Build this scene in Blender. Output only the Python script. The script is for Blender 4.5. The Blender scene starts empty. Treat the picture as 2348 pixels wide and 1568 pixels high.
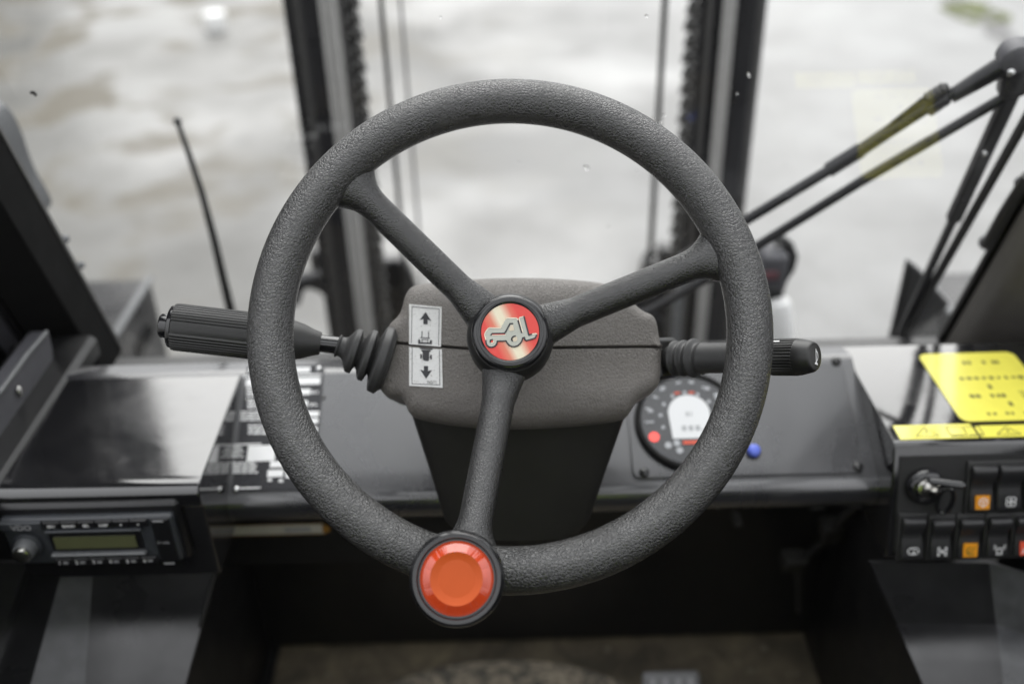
import bpy, bmesh, math, random
from mathutils import Vector, Matrix
random.seed(7)
sc = bpy.context.scene
COL = sc.collection
R = math.radians
Z0 = 2.30                      # eye height above the yard; all builder coordinates below are relative to the eye

# ------------------------------------------------------------------ camera, world, sun, exposure
F_PX, PITCH, ROLL = 2283.0, 32.0, 1.5
_P, _f = R(PITCH), R(ROLL)
FW = Vector((0, math.cos(_P), -math.sin(_P)))
_U = Vector((0, math.sin(_P), math.cos(_P)))
_X = Vector((1, 0, 0))
RT = _X*math.cos(_f) - _U*math.sin(_f)
UP = _U*math.cos(_f) + _X*math.sin(_f)
cam_d = bpy.data.cameras.new('camera'); cam = bpy.data.objects.new('camera', cam_d); COL.objects.link(cam)
cam_d.sensor_width = 36.0; cam_d.lens = 36.0*F_PX/2348.0
cam_d.clip_start = 0.02; cam_d.clip_end = 2000
M = Matrix((RT, UP, -FW)).transposed().to_4x4(); M.translation = Vector((0, 0, Z0))
cam.matrix_world = M
cam_d.dof.use_dof = True; cam_d.dof.focus_distance = 0.735; cam_d.dof.aperture_fstop = 2.9
cam_d.dof.aperture_blades = 0
sc.camera = cam

world = bpy.data.worlds.new('World'); sc.world = world; world.use_nodes = True
wn = world.node_tree; wn.nodes.clear()
w_out = wn.nodes.new('ShaderNodeOutputWorld'); w_bg = wn.nodes.new('ShaderNodeBackground')
w_sky = wn.nodes.new('ShaderNodeTexSky'); w_sky.sky_type = 'NISHITA'; w_sky.sun_disc = False
w_sky.sun_elevation = R(46); w_sky.sun_rotation = R(0); w_sky.air_density = 1.0; w_sky.dust_density = 4.0; w_sky.ozone_density = 1.0
w_hs = wn.nodes.new('ShaderNodeHueSaturation'); w_hs.inputs['Saturation'].default_value = 0.10
w_mix = wn.nodes.new('ShaderNodeMixRGB'); w_mix.inputs['Fac'].default_value = 0.72
w_tc = wn.nodes.new('ShaderNodeTexCoord'); w_sep = wn.nodes.new('ShaderNodeSeparateXYZ'); wn.links.new(w_tc.outputs['Generated'], w_sep.inputs[0])
w_r = wn.nodes.new('ShaderNodeValToRGB'); wn.links.new(w_sep.outputs['Z'], w_r.inputs['Fac'])   # closed cloud cover: three times brighter overhead than at the horizon
for _e, (_p, _v) in zip(w_r.color_ramp.elements, ((0.0, .36), (1.0, 1.0))): _e.position = _p; _e.color = (_v, _v*1.012, _v*1.04, 1)
w_mul = wn.nodes.new('ShaderNodeVectorMath'); w_mul.operation = 'SCALE'; w_mul.inputs['Scale'].default_value = 17.0
wn.links.new(w_r.outputs[0], w_mul.inputs[0]); wn.links.new(w_mul.outputs[0], w_mix.inputs['Color2'])
wn.links.new(w_sky.outputs[0], w_hs.inputs['Color']); wn.links.new(w_hs.outputs[0], w_mix.inputs['Color1'])
wn.links.new(w_mix.outputs[0], w_bg.inputs['Color']); w_bg.inputs['Strength'].default_value = 0.12
wn.links.new(w_bg.outputs[0], w_out.inputs['Surface'])

sun_d = bpy.data.lights.new('sun', 'SUN'); sun_d.energy = 1.5; sun_d.angle = R(62); sun_d.color = (1, 0.975, 0.94)
sun = bpy.data.objects.new('sun', sun_d); COL.objects.link(sun)
sd = Vector((0, math.cos(R(46)), math.sin(R(46))))       # brightest part of the cloud cover, ahead of the truck
sun.rotation_euler = sd.to_track_quat('Z', 'Y').to_euler(); sun.location = (0, 0, 12)
sc.view_settings.view_transform = 'Standard'; sc.view_settings.look = 'None'
sc.view_settings.gamma = 1.0; sc.view_settings.exposure = 0.62; sc.view_settings.use_curve_mapping = False
sc.render.engine = 'CYCLES'
sc.cycles.max_bounces = 8; sc.cycles.transparent_max_bounces = 12
sc.cycles.use_denoising = True

# ------------------------------------------------------------------ geometry helpers
def V(*a): return Vector(a)
def ray(px, py): return (FW + RT*((px-1174)/F_PX) + UP*((784-py)/F_PX))
def hit(px, py, p, n):
    r = ray(px, py); return r*(p.dot(n)/r.dot(n))
def hz(px, py, z): return hit(px, py, V(0, 0, z), V(0, 0, 1))
def hy(px, py, y): return hit(px, py, V(0, y, 0), V(0, 1, 0))
def hx(px, py, x): return hit(px, py, V(x, 0, 0), V(1, 0, 0))
def hd(px, py, d): return ray(px, py)*d

class MB:
    def __init__(s): s.v = []; s.f = []
    def add(s, vs, fs):
        b = len(s.v); s.v += [Vector(x) for x in vs]; s.f += [tuple(b+i for i in f) for f in fs]; return s
    def box(s, c, sx, sy, sz, ex=V(1,0,0), ey=V(0,1,0), ez=V(0,0,1), bev=0.0):
        c = Vector(c); hx_, hy_, hz_ = sx/2, sy/2, sz/2
        if bev <= 0:
            vs = [c+ex*a*hx_+ey*b*hy_+ez*d*hz_ for a in (-1,1) for b in (-1,1) for d in (-1,1)]
            return s.add(vs, [(0,1,3,2),(4,6,7,5),(0,4,5,1),(2,3,7,6),(0,2,6,4),(1,5,7,3)])
        bev = min(bev, hx_*.99, hy_*.99, hz_*.99); idx = {}; vs = []
        for a in (-1,1):
            for b in (-1,1):
                for d in (-1,1):
                    for k in range(3):
                        o = [hx_-bev, hy_-bev, hz_-bev]; o[k] += bev
                        idx[(a,b,d,k)] = len(vs); vs.append(c+ex*a*o[0]+ey*b*o[1]+ez*d*o[2])
        fs = []
        for a in (-1,1):
            fs.append([idx[(a,-1,-1,0)], idx[(a,1,-1,0)], idx[(a,1,1,0)], idx[(a,-1,1,0)]][::a])
            fs.append([idx[(-1,a,-1,1)], idx[(-1,a,1,1)], idx[(1,a,1,1)], idx[(1,a,-1,1)]][::a])
            fs.append([idx[(-1,-1,a,2)], idx[(1,-1,a,2)], idx[(1,1,a,2)], idx[(-1,1,a,2)]][::a])
        for a in (-1,1):
            for b in (-1,1):
                fs.append([idx[(a,b,-1,0)], idx[(a,b,-1,1)], idx[(a,b,1,1)], idx[(a,b,1,0)]])
                fs.append([idx[(a,-1,b,0)], idx[(a,-1,b,2)], idx[(a,1,b,2)], idx[(a,1,b,0)]])
                fs.append([idx[(-1,a,b,1)], idx[(-1,a,b,2)], idx[(1,a,b,2)], idx[(1,a,b,1)]])
                for d in (-1,1): fs.append([idx[(a,b,d,0)], idx[(a,b,d,1)], idx[(a,b,d,2)]])
        return s.add(vs, fs)
    def bar(s, a, b, w, h, up=V(0,0,1), bev=0.0):        # box from a to b, w across, h along up
        a, b = Vector(a), Vector(b); ey = (b-a).normalized(); ex = ey.cross(up).normalized(); ez = ex.cross(ey)
        return s.box((a+b)/2, w, (b-a).length, h, ex, ey, ez, bev)
    def lathe(s, o, ax, prof, n=48, ref=None):           # prof: (distance along axis, radius)
        ax = Vector(ax).normalized(); o = Vector(o)
        e1 = ax.orthogonal().normalized() if ref is None else (ref-ax*ref.dot(ax)).normalized(); e2 = ax.cross(e1)
        vs, fs = [], []
        for (t, r) in prof:
            for i in range(n):
                a = 2*math.pi*i/n; vs.append(o+ax*t+e1*math.cos(a)*r+e2*math.sin(a)*r)
        for k in range(len(prof)-1):
            for i in range(n):
                j = (i+1) % n; fs.append((k*n+i, k*n+j, (k+1)*n+j, (k+1)*n+i))
        fs.append(tuple(range(n-1, -1, -1))); fs.append(tuple((len(prof)-1)*n+i for i in range(n)))
        return s.add(vs, fs)
    def cyl(s, a, b, r, r2=None, n=24):
        a, b = Vector(a), Vector(b); return s.lathe(a, b-a, [(0, r), ((b-a).length, r if r2 is None else r2)], n)
    def tube(s, pts, r, n=12):
        pts = [Vector(p) for p in pts]; vs, fs = [], []; rr = r if callable(r) else (lambda t: r)
        prev = None; m = len(pts)
        for k, p in enumerate(pts):
            t = (pts[min(k+1, m-1)]-pts[max(k-1, 0)]).normalized()
            e1 = t.orthogonal().normalized() if prev is None else (prev-t*prev.dot(t)).normalized(); prev = e1; e2 = t.cross(e1)
            q = rr(k/(m-1))
            for i in range(n):
                a = 2*math.pi*i/n; vs.append(p+e1*math.cos(a)*q+e2*math.sin(a)*q)
        for k in range(m-1):
            for i in range(n):
                j = (i+1) % n; fs.append((k*n+i, k*n+j, (k+1)*n+j, (k+1)*n+i))
        fs.append(tuple(range(n-1, -1, -1))); fs.append(tuple((m-1)*n+i for i in range(n)))
        return s.add(vs, fs)
    def prism(s, pts, off):                              # closed outline extruded by vector off
        n = len(pts); off = Vector(off); vs = [Vector(p) for p in pts]+[Vector(p)+off for p in pts]
        fs = [tuple(range(n)), tuple(range(2*n-1, n-1, -1))]+[(i, i+n, (i+1) % n+n, (i+1) % n) for i in range(n)]
        return s.add(vs, fs)
    def sphere(s, c, r, n=16, m=10, sc3=(1,1,1), ex=V(1,0,0), ey=V(0,1,0), ez=V(0,0,1)):
        c = Vector(c); vs, fs = [], []
        for k in range(m+1):
            ph = math.pi*k/m
            for i in range(n):
                a = 2*math.pi*i/n
                vs.append(c+ex*(math.sin(ph)*math.cos(a)*r*sc3[0])+ey*(math.sin(ph)*math.sin(a)*r*sc3[1])+ez*(math.cos(ph)*r*sc3[2]))
        for k in range(m):
            for i in range(n):
                j = (i+1) % n; fs.append((k*n+i, k*n+j, (k+1)*n+j, (k+1)*n+i))
        return s.add(vs, fs)
    def grid(s, rows):                                   # rows of points
        n = len(rows[0]); vs = [p for r in rows for p in r]
        return s.add(vs, [(k*n+i, k*n+i+1, (k+1)*n+i+1, (k+1)*n+i) for k in range(len(rows)-1) for i in range(n-1)])

def wloc(o):
    p = Vector((0,0,0))
    while o: p += o.location; o = o.parent
    return p
def obj(name, mb, m, parent=None, smooth=None, bevel=0.0, seg=2):
    base = wloc(parent) if parent else Vector((0,0,0))
    if parent: loc = Vector((0,0,0)); org = base
    else:
        c = sum(mb.v, Vector((0,0,0)))/len(mb.v); zmin = min(v.z for v in mb.v)
        org = Vector((c.x, c.y, zmin+Z0)); loc = org
    me = bpy.data.meshes.new(name)
    me.from_pydata([v+V(0,0,Z0)-org for v in mb.v], [], mb.f); me.validate()
    bm = bmesh.new(); bm.from_mesh(me); bmesh.ops.remove_doubles(bm, verts=bm.verts, dist=1e-6)
    bmesh.ops.recalc_face_normals(bm, faces=bm.faces); bm.to_mesh(me); bm.free()
    o = bpy.data.objects.new(name, me); COL.objects.link(o)
    o.location = loc
    if parent: o.parent = parent
    me.materials.append(m)
    if smooth is not None:
        for p in me.polygons: p.use_smooth = True
        me.set_sharp_from_angle(angle=R(smooth))
    if bevel:
        b = o.modifiers.new('bevel', 'BEVEL'); b.width = bevel; b.segments = seg; b.limit_method = 'ANGLE'; b.angle_limit = R(35)
        b.harden_normals = False
        for p in me.polygons: p.use_smooth = True
        if smooth is None: me.set_sharp_from_angle(angle=R(50))
    return o
def thing(name, label, cat, loc, group=None, kind=None):
    o = bpy.data.objects.new(name, None); COL.objects.link(o); o.empty_display_size = .05
    o.location = Vector(loc)+V(0,0,Z0); o['label'] = label; o['category'] = cat
    if group: o['group'] = group
    if kind: o['kind'] = kind
    return o
def tag(o, label, cat, group=None, kind=None):
    o['label'] = label
    if cat: o['category'] = cat
    if group: o['group'] = group
    if kind: o['kind'] = kind
    return o
def structure(name, mb, m, **k):
    o = obj(name, mb, m, **k); o['kind'] = 'structure'; return o
def copy_tree(o, loc, label, group=None):
    c = o.copy(); COL.objects.link(c); c.location = loc
    if label: c['label'] = label
    for ch in list(o.children):
        d = ch.copy(); COL.objects.link(d); d.parent = c
        for g in list(ch.children):
            e = g.copy(); COL.objects.link(e); e.parent = d
    return c
def text_obj(name, body, size, o, ex, ey, m, parent, off=0.0, align='CENTER', bold=0.0, sx=1.0):
    cu = bpy.data.curves.new(name+'_c', 'FONT'); cu.body = body; cu.size = size; cu.align_x = align; cu.align_y = 'CENTER'
    cu.offset = bold; cu.resolution_u = 3
    t = bpy.data.objects.new(name+'_t', cu); COL.objects.link(t)
    bpy.context.view_layer.update()
    me0 = bpy.data.meshes.new_from_object(t.evaluated_get(bpy.context.evaluated_depsgraph_get()))
    mb = MB(); ez = ex.cross(ey)
    mb.add([Vector(o)+ex*v.co.x*sx+ey*v.co.y+ez*off for v in me0.vertices], [tuple(p.vertices) for p in me0.polygons])
    bpy.data.objects.remove(t); bpy.data.curves.remove(cu); bpy.data.meshes.remove(me0)
    return mb if name is None or parent is None else obj(name, mb, m, parent)

# ------------------------------------------------------------------ materials
class NT:
    def __init__(s, name):
        s.m = bpy.data.materials.new(name); s.m.use_nodes = True; s.t = s.m.node_tree; s.t.nodes.clear()
        s.out = s.n('ShaderNodeOutputMaterial'); s.tc = None
    def n(s, typ, **kw):
        x = s.t.nodes.new(typ)
        for k, v in kw.items(): setattr(x, k, v)
        return x
    def l(s, a, b): s.t.links.new(a, b)
    def coord(s):
        if not s.tc: s.tc = s.n('ShaderNodeNewGeometry')
        return s.tc.outputs['Position']
    def noise(s, scale, detail=4, rough=.55, dist=0.0, vec=None):
        x = s.n('ShaderNodeTexNoise'); x.inputs['Scale'].default_value = scale; x.inputs['Detail'].default_value = detail
        x.inputs['Roughness'].default_value = rough; x.inputs['Distortion'].default_value = dist
        s.l(vec or s.coord(), x.inputs['Vector']); return x
    def ramp(s, fac, stops):
        x = s.n('ShaderNodeValToRGB'); e = x.color_ramp.elements
        while len(e) < len(stops): e.new(0.5)
        for q, (p, c) in zip(e, stops):
            q.position = p; q.color = (*c, 1) if not isinstance(c, (int, float)) else (c, c, c, 1)
        s.l(fac, x.inputs['Fac']); return x
    def math(s, op, a, b=None, c=None):
        x = s.n('ShaderNodeMath', operation=op)
        for i, q in enumerate((a, b, c)):
            if q is None: continue
            if isinstance(q, (int, float)): x.inputs[i].default_value = q
            else: s.l(q, x.inputs[i])
        return x.outputs[0]
    def mapr(s, v, a, b, c, d):
        x = s.n('ShaderNodeMapRange')
        for i, q in enumerate((a, b, c, d)): x.inputs[1+i].default_value = q
        s.l(v, x.inputs[0]); return x.outputs[0]
    def mix(s, fac, a, b):
        x = s.n('ShaderNodeMixRGB')
        for i, q in enumerate((fac, a, b)):
            if isinstance(q, (int, float)): x.inputs[i].default_value = q
            elif isinstance(q, tuple): x.inputs[i].default_value = (*q, 1)
            else: s.l(q, x.inputs[i])
        return x.outputs[0]
    def bump(s, h, strength, dist, nrm=None):
        x = s.n('ShaderNodeBump'); x.inputs['Strength'].default_value = strength; x.inputs['Distance'].default_value = dist
        s.l(h, x.inputs['Height'])
        if nrm is not None: s.l(nrm, x.inputs['Normal'])
        return x.outputs[0]
    def bsdf(s, color, rough, metal=0.0, spec=0.5, coat=0.0, coat_rough=.1, normal=None):
        x = s.n('ShaderNodeBsdfPrincipled')
        for k, q in (('Base Color', color), ('Roughness', rough), ('Metallic', metal), ('Specular IOR Level', spec), ('Coat Weight', coat), ('Coat Roughness', coat_rough)):
            if isinstance(q, tuple): x.inputs[k].default_value = (*q, 1)
            elif isinstance(q, (int, float)): x.inputs[k].default_value = q
            else: s.l(q, x.inputs[k])
        if normal is not None: s.l(normal, x.inputs['Normal'])
        s.l(x.outputs[0], s.out.inputs['Surface']); return x

def m_plain(name, col, rough=.5, metal=0.0, spec=.5, coat=0.0, var=.12, bump=0.0, bscale=900, coat_rough=.1):
    t = NT(name)
    n = t.noise(14, 5); r = t.mapr(n.outputs['Fac'], .3, .7, max(.02, rough*(1-var)), min(1, rough*(1+var)))
    n2 = t.noise(60, 4); c = t.mix(t.mapr(n2.outputs['Fac'], .35, .7, 0, 1), tuple(x*(1-var*.6) for x in col), tuple(min(1, x*(1+var*.6)) for x in col))
    nr = None
    if bump: nr = t.bump(t.noise(bscale, 2).outputs['Fac'], bump, .0006)
    t.bsdf(c, r, metal, spec, coat, coat_rough, nr); return t.m

def m_leather(name, col, cell, rough, strength, depth, light_groove=.0, stretch=None, smooth_mix=0.0, spec=.5):
    t = NT(name); vec = t.coord()
    warp = t.noise(cell*.45, 3, .6)
    vm = t.n('ShaderNodeVectorMath', operation='SCALE'); t.l(warp.outputs['Color'], vm.inputs[0]); vm.inputs['Scale'].default_value = 1.3/cell
    va = t.n('ShaderNodeVectorMath', operation='ADD'); t.l(vec, va.inputs[0]); t.l(vm.outputs[0], va.inputs[1])
    src = va.outputs[0]
    if stretch:
        mp = t.n('ShaderNodeMapping'); mp.inputs['Scale'].default_value = stretch; t.l(src, mp.inputs[0]); src = mp.outputs[0]
    vo = t.n('ShaderNodeTexVoronoi', feature='DISTANCE_TO_EDGE'); vo.inputs['Scale'].default_value = cell; t.l(src, vo.inputs['Vector'])
    vo2 = t.n('ShaderNodeTexVoronoi', feature='DISTANCE_TO_EDGE'); vo2.inputs['Scale'].default_value = cell*2.1; t.l(src, vo2.inputs['Vector'])
    h1 = t.mapr(vo.outputs['Distance'], 0, .22, 0, 1); h1 = t.math('POWER', h1, .6)
    h2 = t.mapr(vo2.outputs['Distance'], 0, .25, 0, 1)
    big = t.noise(cell*.2, 3)
    h = t.math('ADD', h1, t.math('MULTIPLY', h2, .35))
    h = t.math('MULTIPLY', h, t.mapr(big.outputs['Fac'], .3, .7, .65, 1.15))
    fine = t.noise(cell*6, 2); h = t.math('ADD', h, t.math('MULTIPLY', fine.outputs['Fac'], .25))
    nr = t.bump(h, strength, depth)
    gro = t.mapr(vo.outputs['Distance'], 0, .09, 1, 0)
    c = t.mix(t.math('MULTIPLY', gro, light_groove), col, tuple(min(1, x*4.0+.01) for x in col))
    dust = t.noise(9, 5); c = t.mix(t.mapr(dust.outputs['Fac'], .45, .8, 0, .25), c, tuple(min(1, x*1.35+.006) for x in col))
    r = t.mapr(t.noise(25, 4).outputs['Fac'], .3, .7, rough-.05, rough+.08)
    t.bsdf(c, r, 0, spec, normal=nr); return t.m

MAT = {}
MAT['rim'] = m_leather('rim_rubber', (.0150,.0148,.0145), 380, .24, .55, .0010, .28, spec=1.0)
MAT['spoke'] = m_leather('spoke_rubber', (.014,.0138,.0135), 400, .24, .45, .0007, .12, spec=.9)
MAT['cover'] = m_leather('cover_vinyl', (.150,.139,.128), 380, .46, .55, .0010, .04, stretch=(1.0,1.0,.55))
MAT['shroud'] = m_plain('shroud_plastic', (.013,.0122,.0108), .55, bump=.15, bscale=1400)
MAT['painted_streak'] = m_plain('streak_grey', (.065,.066,.070), .35, var=.3)  # lighter grey that paints the bright reflection streak on the pedestals
MAT['pillar_brown'] = m_plain('pillar_trim', (.115,.108,.098), .5)
MAT['matte_black'] = m_plain('matte_black', (.005,.005,.005), .8, spec=.2)
MAT['pedestal'] = m_plain('pedestal_paint', (.012,.012,.013), .34, spec=.6, coat=.3, coat_rough=.28, var=.3)
MAT['rubber'] = m_plain('dusty_rubber', (.036,.036,.036), .5, bump=.12, bscale=1800, var=.2)
MAT['lever'] = m_plain('lever_plastic', (.015,.015,.0145), .36, bump=.08, bscale=1800)
MAT['lever_gloss'] = m_plain('lever_gloss', (.010,.010,.011), .12, coat=.4)
MAT['cap'] = m_plain('cap_plastic', (.010,.010,.011), .22, coat=.3)
MAT['boss'] = m_plain('boss_plastic', (.012,.012,.012), .5, bump=.2, bscale=1200)
MAT['seam'] = m_plain('seam_dark', (.004,.004,.004), .9)
MAT['orange'] = m_plain('knob_orange', (.50,.052,.014), .12, coat=1.0, coat_rough=.03, var=.04)
MAT['orange_core'] = m_plain('knob_core', (.46,.070,.008), .5, spec=.3, var=.04)
def m_paint(name, col, lo, hi, spec, coat, dust):
    t = NT(name); sm = t.noise(5.5, 6, .65, 1.2); sc2 = t.noise(38, 5, .7, .6); sp = t.noise(520, 2, .5)
    r = t.math('ADD', t.mapr(sm.outputs['Fac'], .35, .68, lo, hi), t.mapr(sc2.outputs['Fac'], .55, .8, 0, .10))
    d = t.math('ADD', t.mapr(sm.outputs['Fac'], .42, .75, 0, dust), t.mapr(sp.outputs['Fac'], .70, .76, 0, .30))
    c = t.mix(d, col, (.16,.155,.145))
    x = t.bsdf(c, r, 0, spec, coat, .1, normal=t.bump(sm.outputs['Fac'], .04, .004))
    t.l(t.mapr(sm.outputs['Fac'], .35, .68, .03, .12), x.inputs['Coat Roughness']); return t.m
MAT['black_paint'] = m_paint('black_paint', (.008,.008,.009), .05, .16, .75, .85, .025)
MAT['satin_paint'] = m_paint('satin_paint', (.022,.022,.025), .22, .42, 1.0, .8, .05)
MAT['black_satin'] = m_plain('black_satin', (.010,.010,.0105), .38, var=.25)
MAT['mast_paint'] = m_plain('mast_paint', (.011,.011,.013), .30, var=.25)
MAT['edge_grey'] = m_plain('worn_edge_grey', (.085,.083,.082), .5)
MAT['steel'] = m_plain('rail_steel', (.33,.325,.315), .45)
MAT['chain'] = m_plain('greased_chain', (.035,.034,.032), .24, metal=.3, spec=.8)
MAT['fascia'] = m_plain('fascia_grey', (.016,.016,.016), .5, bump=.2, bscale=1500)
MAT['rocker'] = m_plain('rocker_plastic', (.020,.020,.021), .38, bump=.1, bscale=1500)
MAT['radio'] = m_plain('radio_blue_grey', (.035,.038,.043), .35)
MAT['radio_dark'] = m_plain('radio_dark', (.009,.009,.010), .3)
MAT['lcd'] = m_plain('lcd_olive', (.085,.090,.045), .2, var=.05)
MAT['chrome'] = m_plain('chrome', (.62,.61,.58), .2, metal=1.0)
MAT['screw'] = m_plain('screw_steel', (.55,.55,.55), .22, metal=1.0)
MAT['screw_black'] = m_plain('screw_black', (.05,.05,.05), .25, metal=.7)
MAT['white_print'] = m_plain('white_print', (.78,.78,.78), .4, var=.05)
MAT['grey_print'] = m_plain('grey_print', (.30,.30,.31), .45, var=.05)
MAT['black_print'] = m_plain('black_print', (.022,.022,.026), .45, var=.05)
MAT['plate_black'] = m_plain('plate_black', (.011,.011,.014), .28, var=.1)
MAT['yellow'] = m_plain('sticker_yellow', (.78,.72,.10), .3, coat=.5, var=.05)
MAT['olive_print'] = m_plain('olive_print', (.16,.15,.03), .5)
MAT['amber'] = m_plain('amber_icon', (.75,.30,.015), .4)
MAT['red_icon'] = m_plain('red_icon', (.72,.10,.05), .4)
MAT['blue'] = m_plain('blue_button', (.10,.15,.62), .35)
MAT['moss'] = m_plain('moss_green', (.13,.145,.06), .9)
MAT['white_paint'] = m_plain('white_paint', (.82,.82,.81), .35, var=.06)
MAT['tint_hivis'] = m_plain('tint_vest_cloth', (.42,.60,.05), .8)
MAT['seatcloth'] = m_plain('seat_vinyl', (.02,.02,.02), .6)
MAT['lamp_grey'] = m_plain('lamp_grey', (.07,.07,.078), .45)
MAT['mirror_grey'] = m_plain('mirror_shell_grey', (.11,.114,.118), .3)
MAT['brass'] = m_plain('brass_yellow', (.55,.40,.12), .4, metal=.4)
MAT['red_dim'] = m_plain('dull_red', (.12,.05,.06), .5)

def m_label():
    t = NT('label_foil'); n = t.noise(700, 3); n2 = t.noise(60, 3)
    c = t.ramp(n.outputs['Fac'], [(.28, (.26,.25,.20)), (.36, (.66,.66,.65)), (.8, (.74,.74,.73))])
    t.bsdf(c.outputs[0], .38, .15, normal=t.bump(n2.outputs['Fac'], .35, .002)); return t.m
MAT['label'] = m_label()

def m_emit(name, col, s, base=(.02,.02,.02)):
    t = NT(name); x = t.bsdf(base, .3); x.inputs['Emission Color'].default_value = (*col, 1); x.inputs['Emission Strength'].default_value = s; return t.m
MAT['screen'] = m_emit('lit_screen', (.92,.95,.97), .36, (.25,.25,.25))
MAT['warn_red'] = m_emit('lit_warning_red', (1,.10,.08), 1.0, (.3,.02,.02))

def m_glass():
    t = NT('windshield_glass'); tr = t.n('ShaderNodeBsdfTransparent'); tr.inputs[0].default_value = (.96,.97,.965,1)
    gl = t.n('ShaderNodeBsdfGlossy'); gl.inputs['Roughness'].default_value = .01
    fr = t.n('ShaderNodeFresnel'); fr.inputs['IOR'].default_value = 1.45
    mx = t.n('ShaderNodeMixShader'); t.l(t.math('MINIMUM', t.math('MULTIPLY', fr.outputs[0], 1.7), 1.0), mx.inputs[0]); t.l(tr.outputs[0], mx.inputs[1]); t.l(gl.outputs[0], mx.inputs[2])
    t.l(mx.outputs[0], t.out.inputs['Surface']); return t.m
MAT['glass'] = m_glass()
def m_water():
    t = NT('water_drop'); g = t.n('ShaderNodeBsdfGlass'); g.inputs['IOR'].default_value = 1.33; g.inputs['Roughness'].default_value = 0
    t.l(g.outputs[0], t.out.inputs['Surface']); return t.m
MAT['drop'] = m_water()

def m_ground():
    t = NT('wet_concrete'); pos = t.coord()
    mp = t.n('ShaderNodeMapping'); mp.inputs['Scale'].default_value = (1.05, .9, 1.0); t.l(pos, mp.inputs[0])
    big = t.noise(.42, 4, .5, .2, mp.outputs[0]); mid = t.noise(1.3, 5, .52, .15, mp.outputs[0]); fine = t.noise(26, 6, .7); spots = t.noise(3.6, 3, .5, .3, mp.outputs[0])
    sx = t.n('ShaderNodeSeparateXYZ'); t.l(pos, sx.inputs[0])
    side = t.mapr(sx.outputs['X'], -2.6, .8, 1, 0)                       # silt and sand lie on the left of the yard
    base = t.ramp(mid.outputs['Fac'], [(.34, (.150,.149,.146)), (.48, (.190,.189,.186)), (.64, (.235,.235,.232))])
    c = t.mix(t.math('MULTIPLY', side, .35), base.outputs[0], (.135,.127,.104))
    sand = t.math('MULTIPLY', t.mapr(mid.outputs['Fac'], .50, .60, 0, 1), side)
    c = t.mix(t.math('MULTIPLY', sand, .75), c, (.105,.088,.056))
    c = t.mix(t.mapr(spots.outputs['Fac'], .58, .74, 0, .25), c, (.07,.068,.062))
    c = t.mix(t.mapr(fine.outputs['Fac'], .35, .75, 0, .35), c, (.13,.126,.115))
    wet = t.mapr(big.outputs['Fac'], .42, .60, 0, 1)
    wet2 = t.math('MAXIMUM', wet, t.mapr(sx.outputs['X'], -1.0, 3.0, 0, .9))
    wet2 = t.math('MULTIPLY', wet2, t.math('SUBTRACT', 1.0, t.math('MULTIPLY', sand, .8)))
    r = t.math('SUBTRACT', .68, t.math('MULTIPLY', wet2, .36))
    nr = t.bump(t.math('ADD', mid.outputs['Fac'], t.math('MULTIPLY', fine.outputs['Fac'], .25)), .12, .015)
    t.bsdf(c, r, 0, t.math('ADD', .25, t.math('MULTIPLY', wet2, .45)), normal=nr); return t.m
MAT['ground'] = m_ground()

def m_mat():
    t = NT('dirty_floor_mat'); a = t.noise(14, 6, .65, .5); b = t.noise(160, 5, .7)
    c = t.ramp(a.outputs['Fac'], [(.35, (.055,.046,.032)), (.55, (.115,.095,.064)), (.75, (.20,.165,.10))])
    sp = t.mapr(b.outputs['Fac'], .66, .74, 0, .7)
    t.bsdf(t.mix(sp, c.outputs[0], (.20,.18,.12)), .75, normal=t.bump(b.outputs['Fac'], .4, .003)); return t.m
MAT['mat'] = m_mat()
def m_carpet():
    t = NT('worn_carpet_patch'); a = t.noise(30, 5, .7, 1.0); b = t.noise(240, 4, .7)
    sc_ = t.n('ShaderNodeMapping'); sc_.inputs['Scale'].default_value = (1, 7, 1); t.l(t.coord(), sc_.inputs[0]); s2 = t.noise(60, 4, .7, 0, sc_.outputs[0])
    c = t.ramp(t.math('MULTIPLY', s2.outputs['Fac'], a.outputs['Fac']), [(.16, (.04,.04,.04)), (.23, (.15,.135,.11)), (.30, (.42,.36,.27))])
    t.bsdf(c.outputs[0], .85, normal=t.bump(b.outputs['Fac'], .5, .003)); return t.m
MAT['carpet'] = m_carpet()

# ------------------------------------------------------------------ the yard
g = MB(); rows = []
for j in range(25):
    rows.append([V(-400+800*i/24, -400+800*j/24, -Z0) for i in range(25)])
g.grid(rows); structure('ground', g, MAT['ground'])
# crack in the concrete with moss growing in it
cr = [hz(px, py, -Z0+.004) for px, py in ((2120,-60),(2175,-12),(2215,14),(2262,46),(2296,80),(2330,112),(2400,170))]
m_ = MB(); pts = []
rr = random.Random(3)
for i in range(len(cr)-1):
    for k in range(6): pts.append(cr[i].lerp(cr[i+1], k/6)+V(rr.uniform(-.03,.03), rr.uniform(-.04,.04), 0))
m_.grid([[p+V(-.06-.08*rr.random(), -.05, 0) for p in pts], [p+V(0,0,.003) for p in pts], [p+V(.07+.08*rr.random(), .05, 0) for p in pts]])
tag(obj('ground_crack', m_, MAT['edge_grey']), 'dark crack running across the wet concrete at the upper right', 'crack')
m_ = MB(); c0 = hz(2236, 30, -Z0)
for k in range(70):
    a = rr.uniform(0, 6.28); q = rr.random()**.5
    m_.sphere(c0+V(math.cos(a)*q*.26, math.sin(a)*q*.36, .004), rr.uniform(.02,.06), 8, 5, (1,1,.35))
tag(obj('moss_patch', m_, MAT['moss']), 'green moss growing in the crack of the wet concrete', 'moss', kind='stuff')
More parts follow.
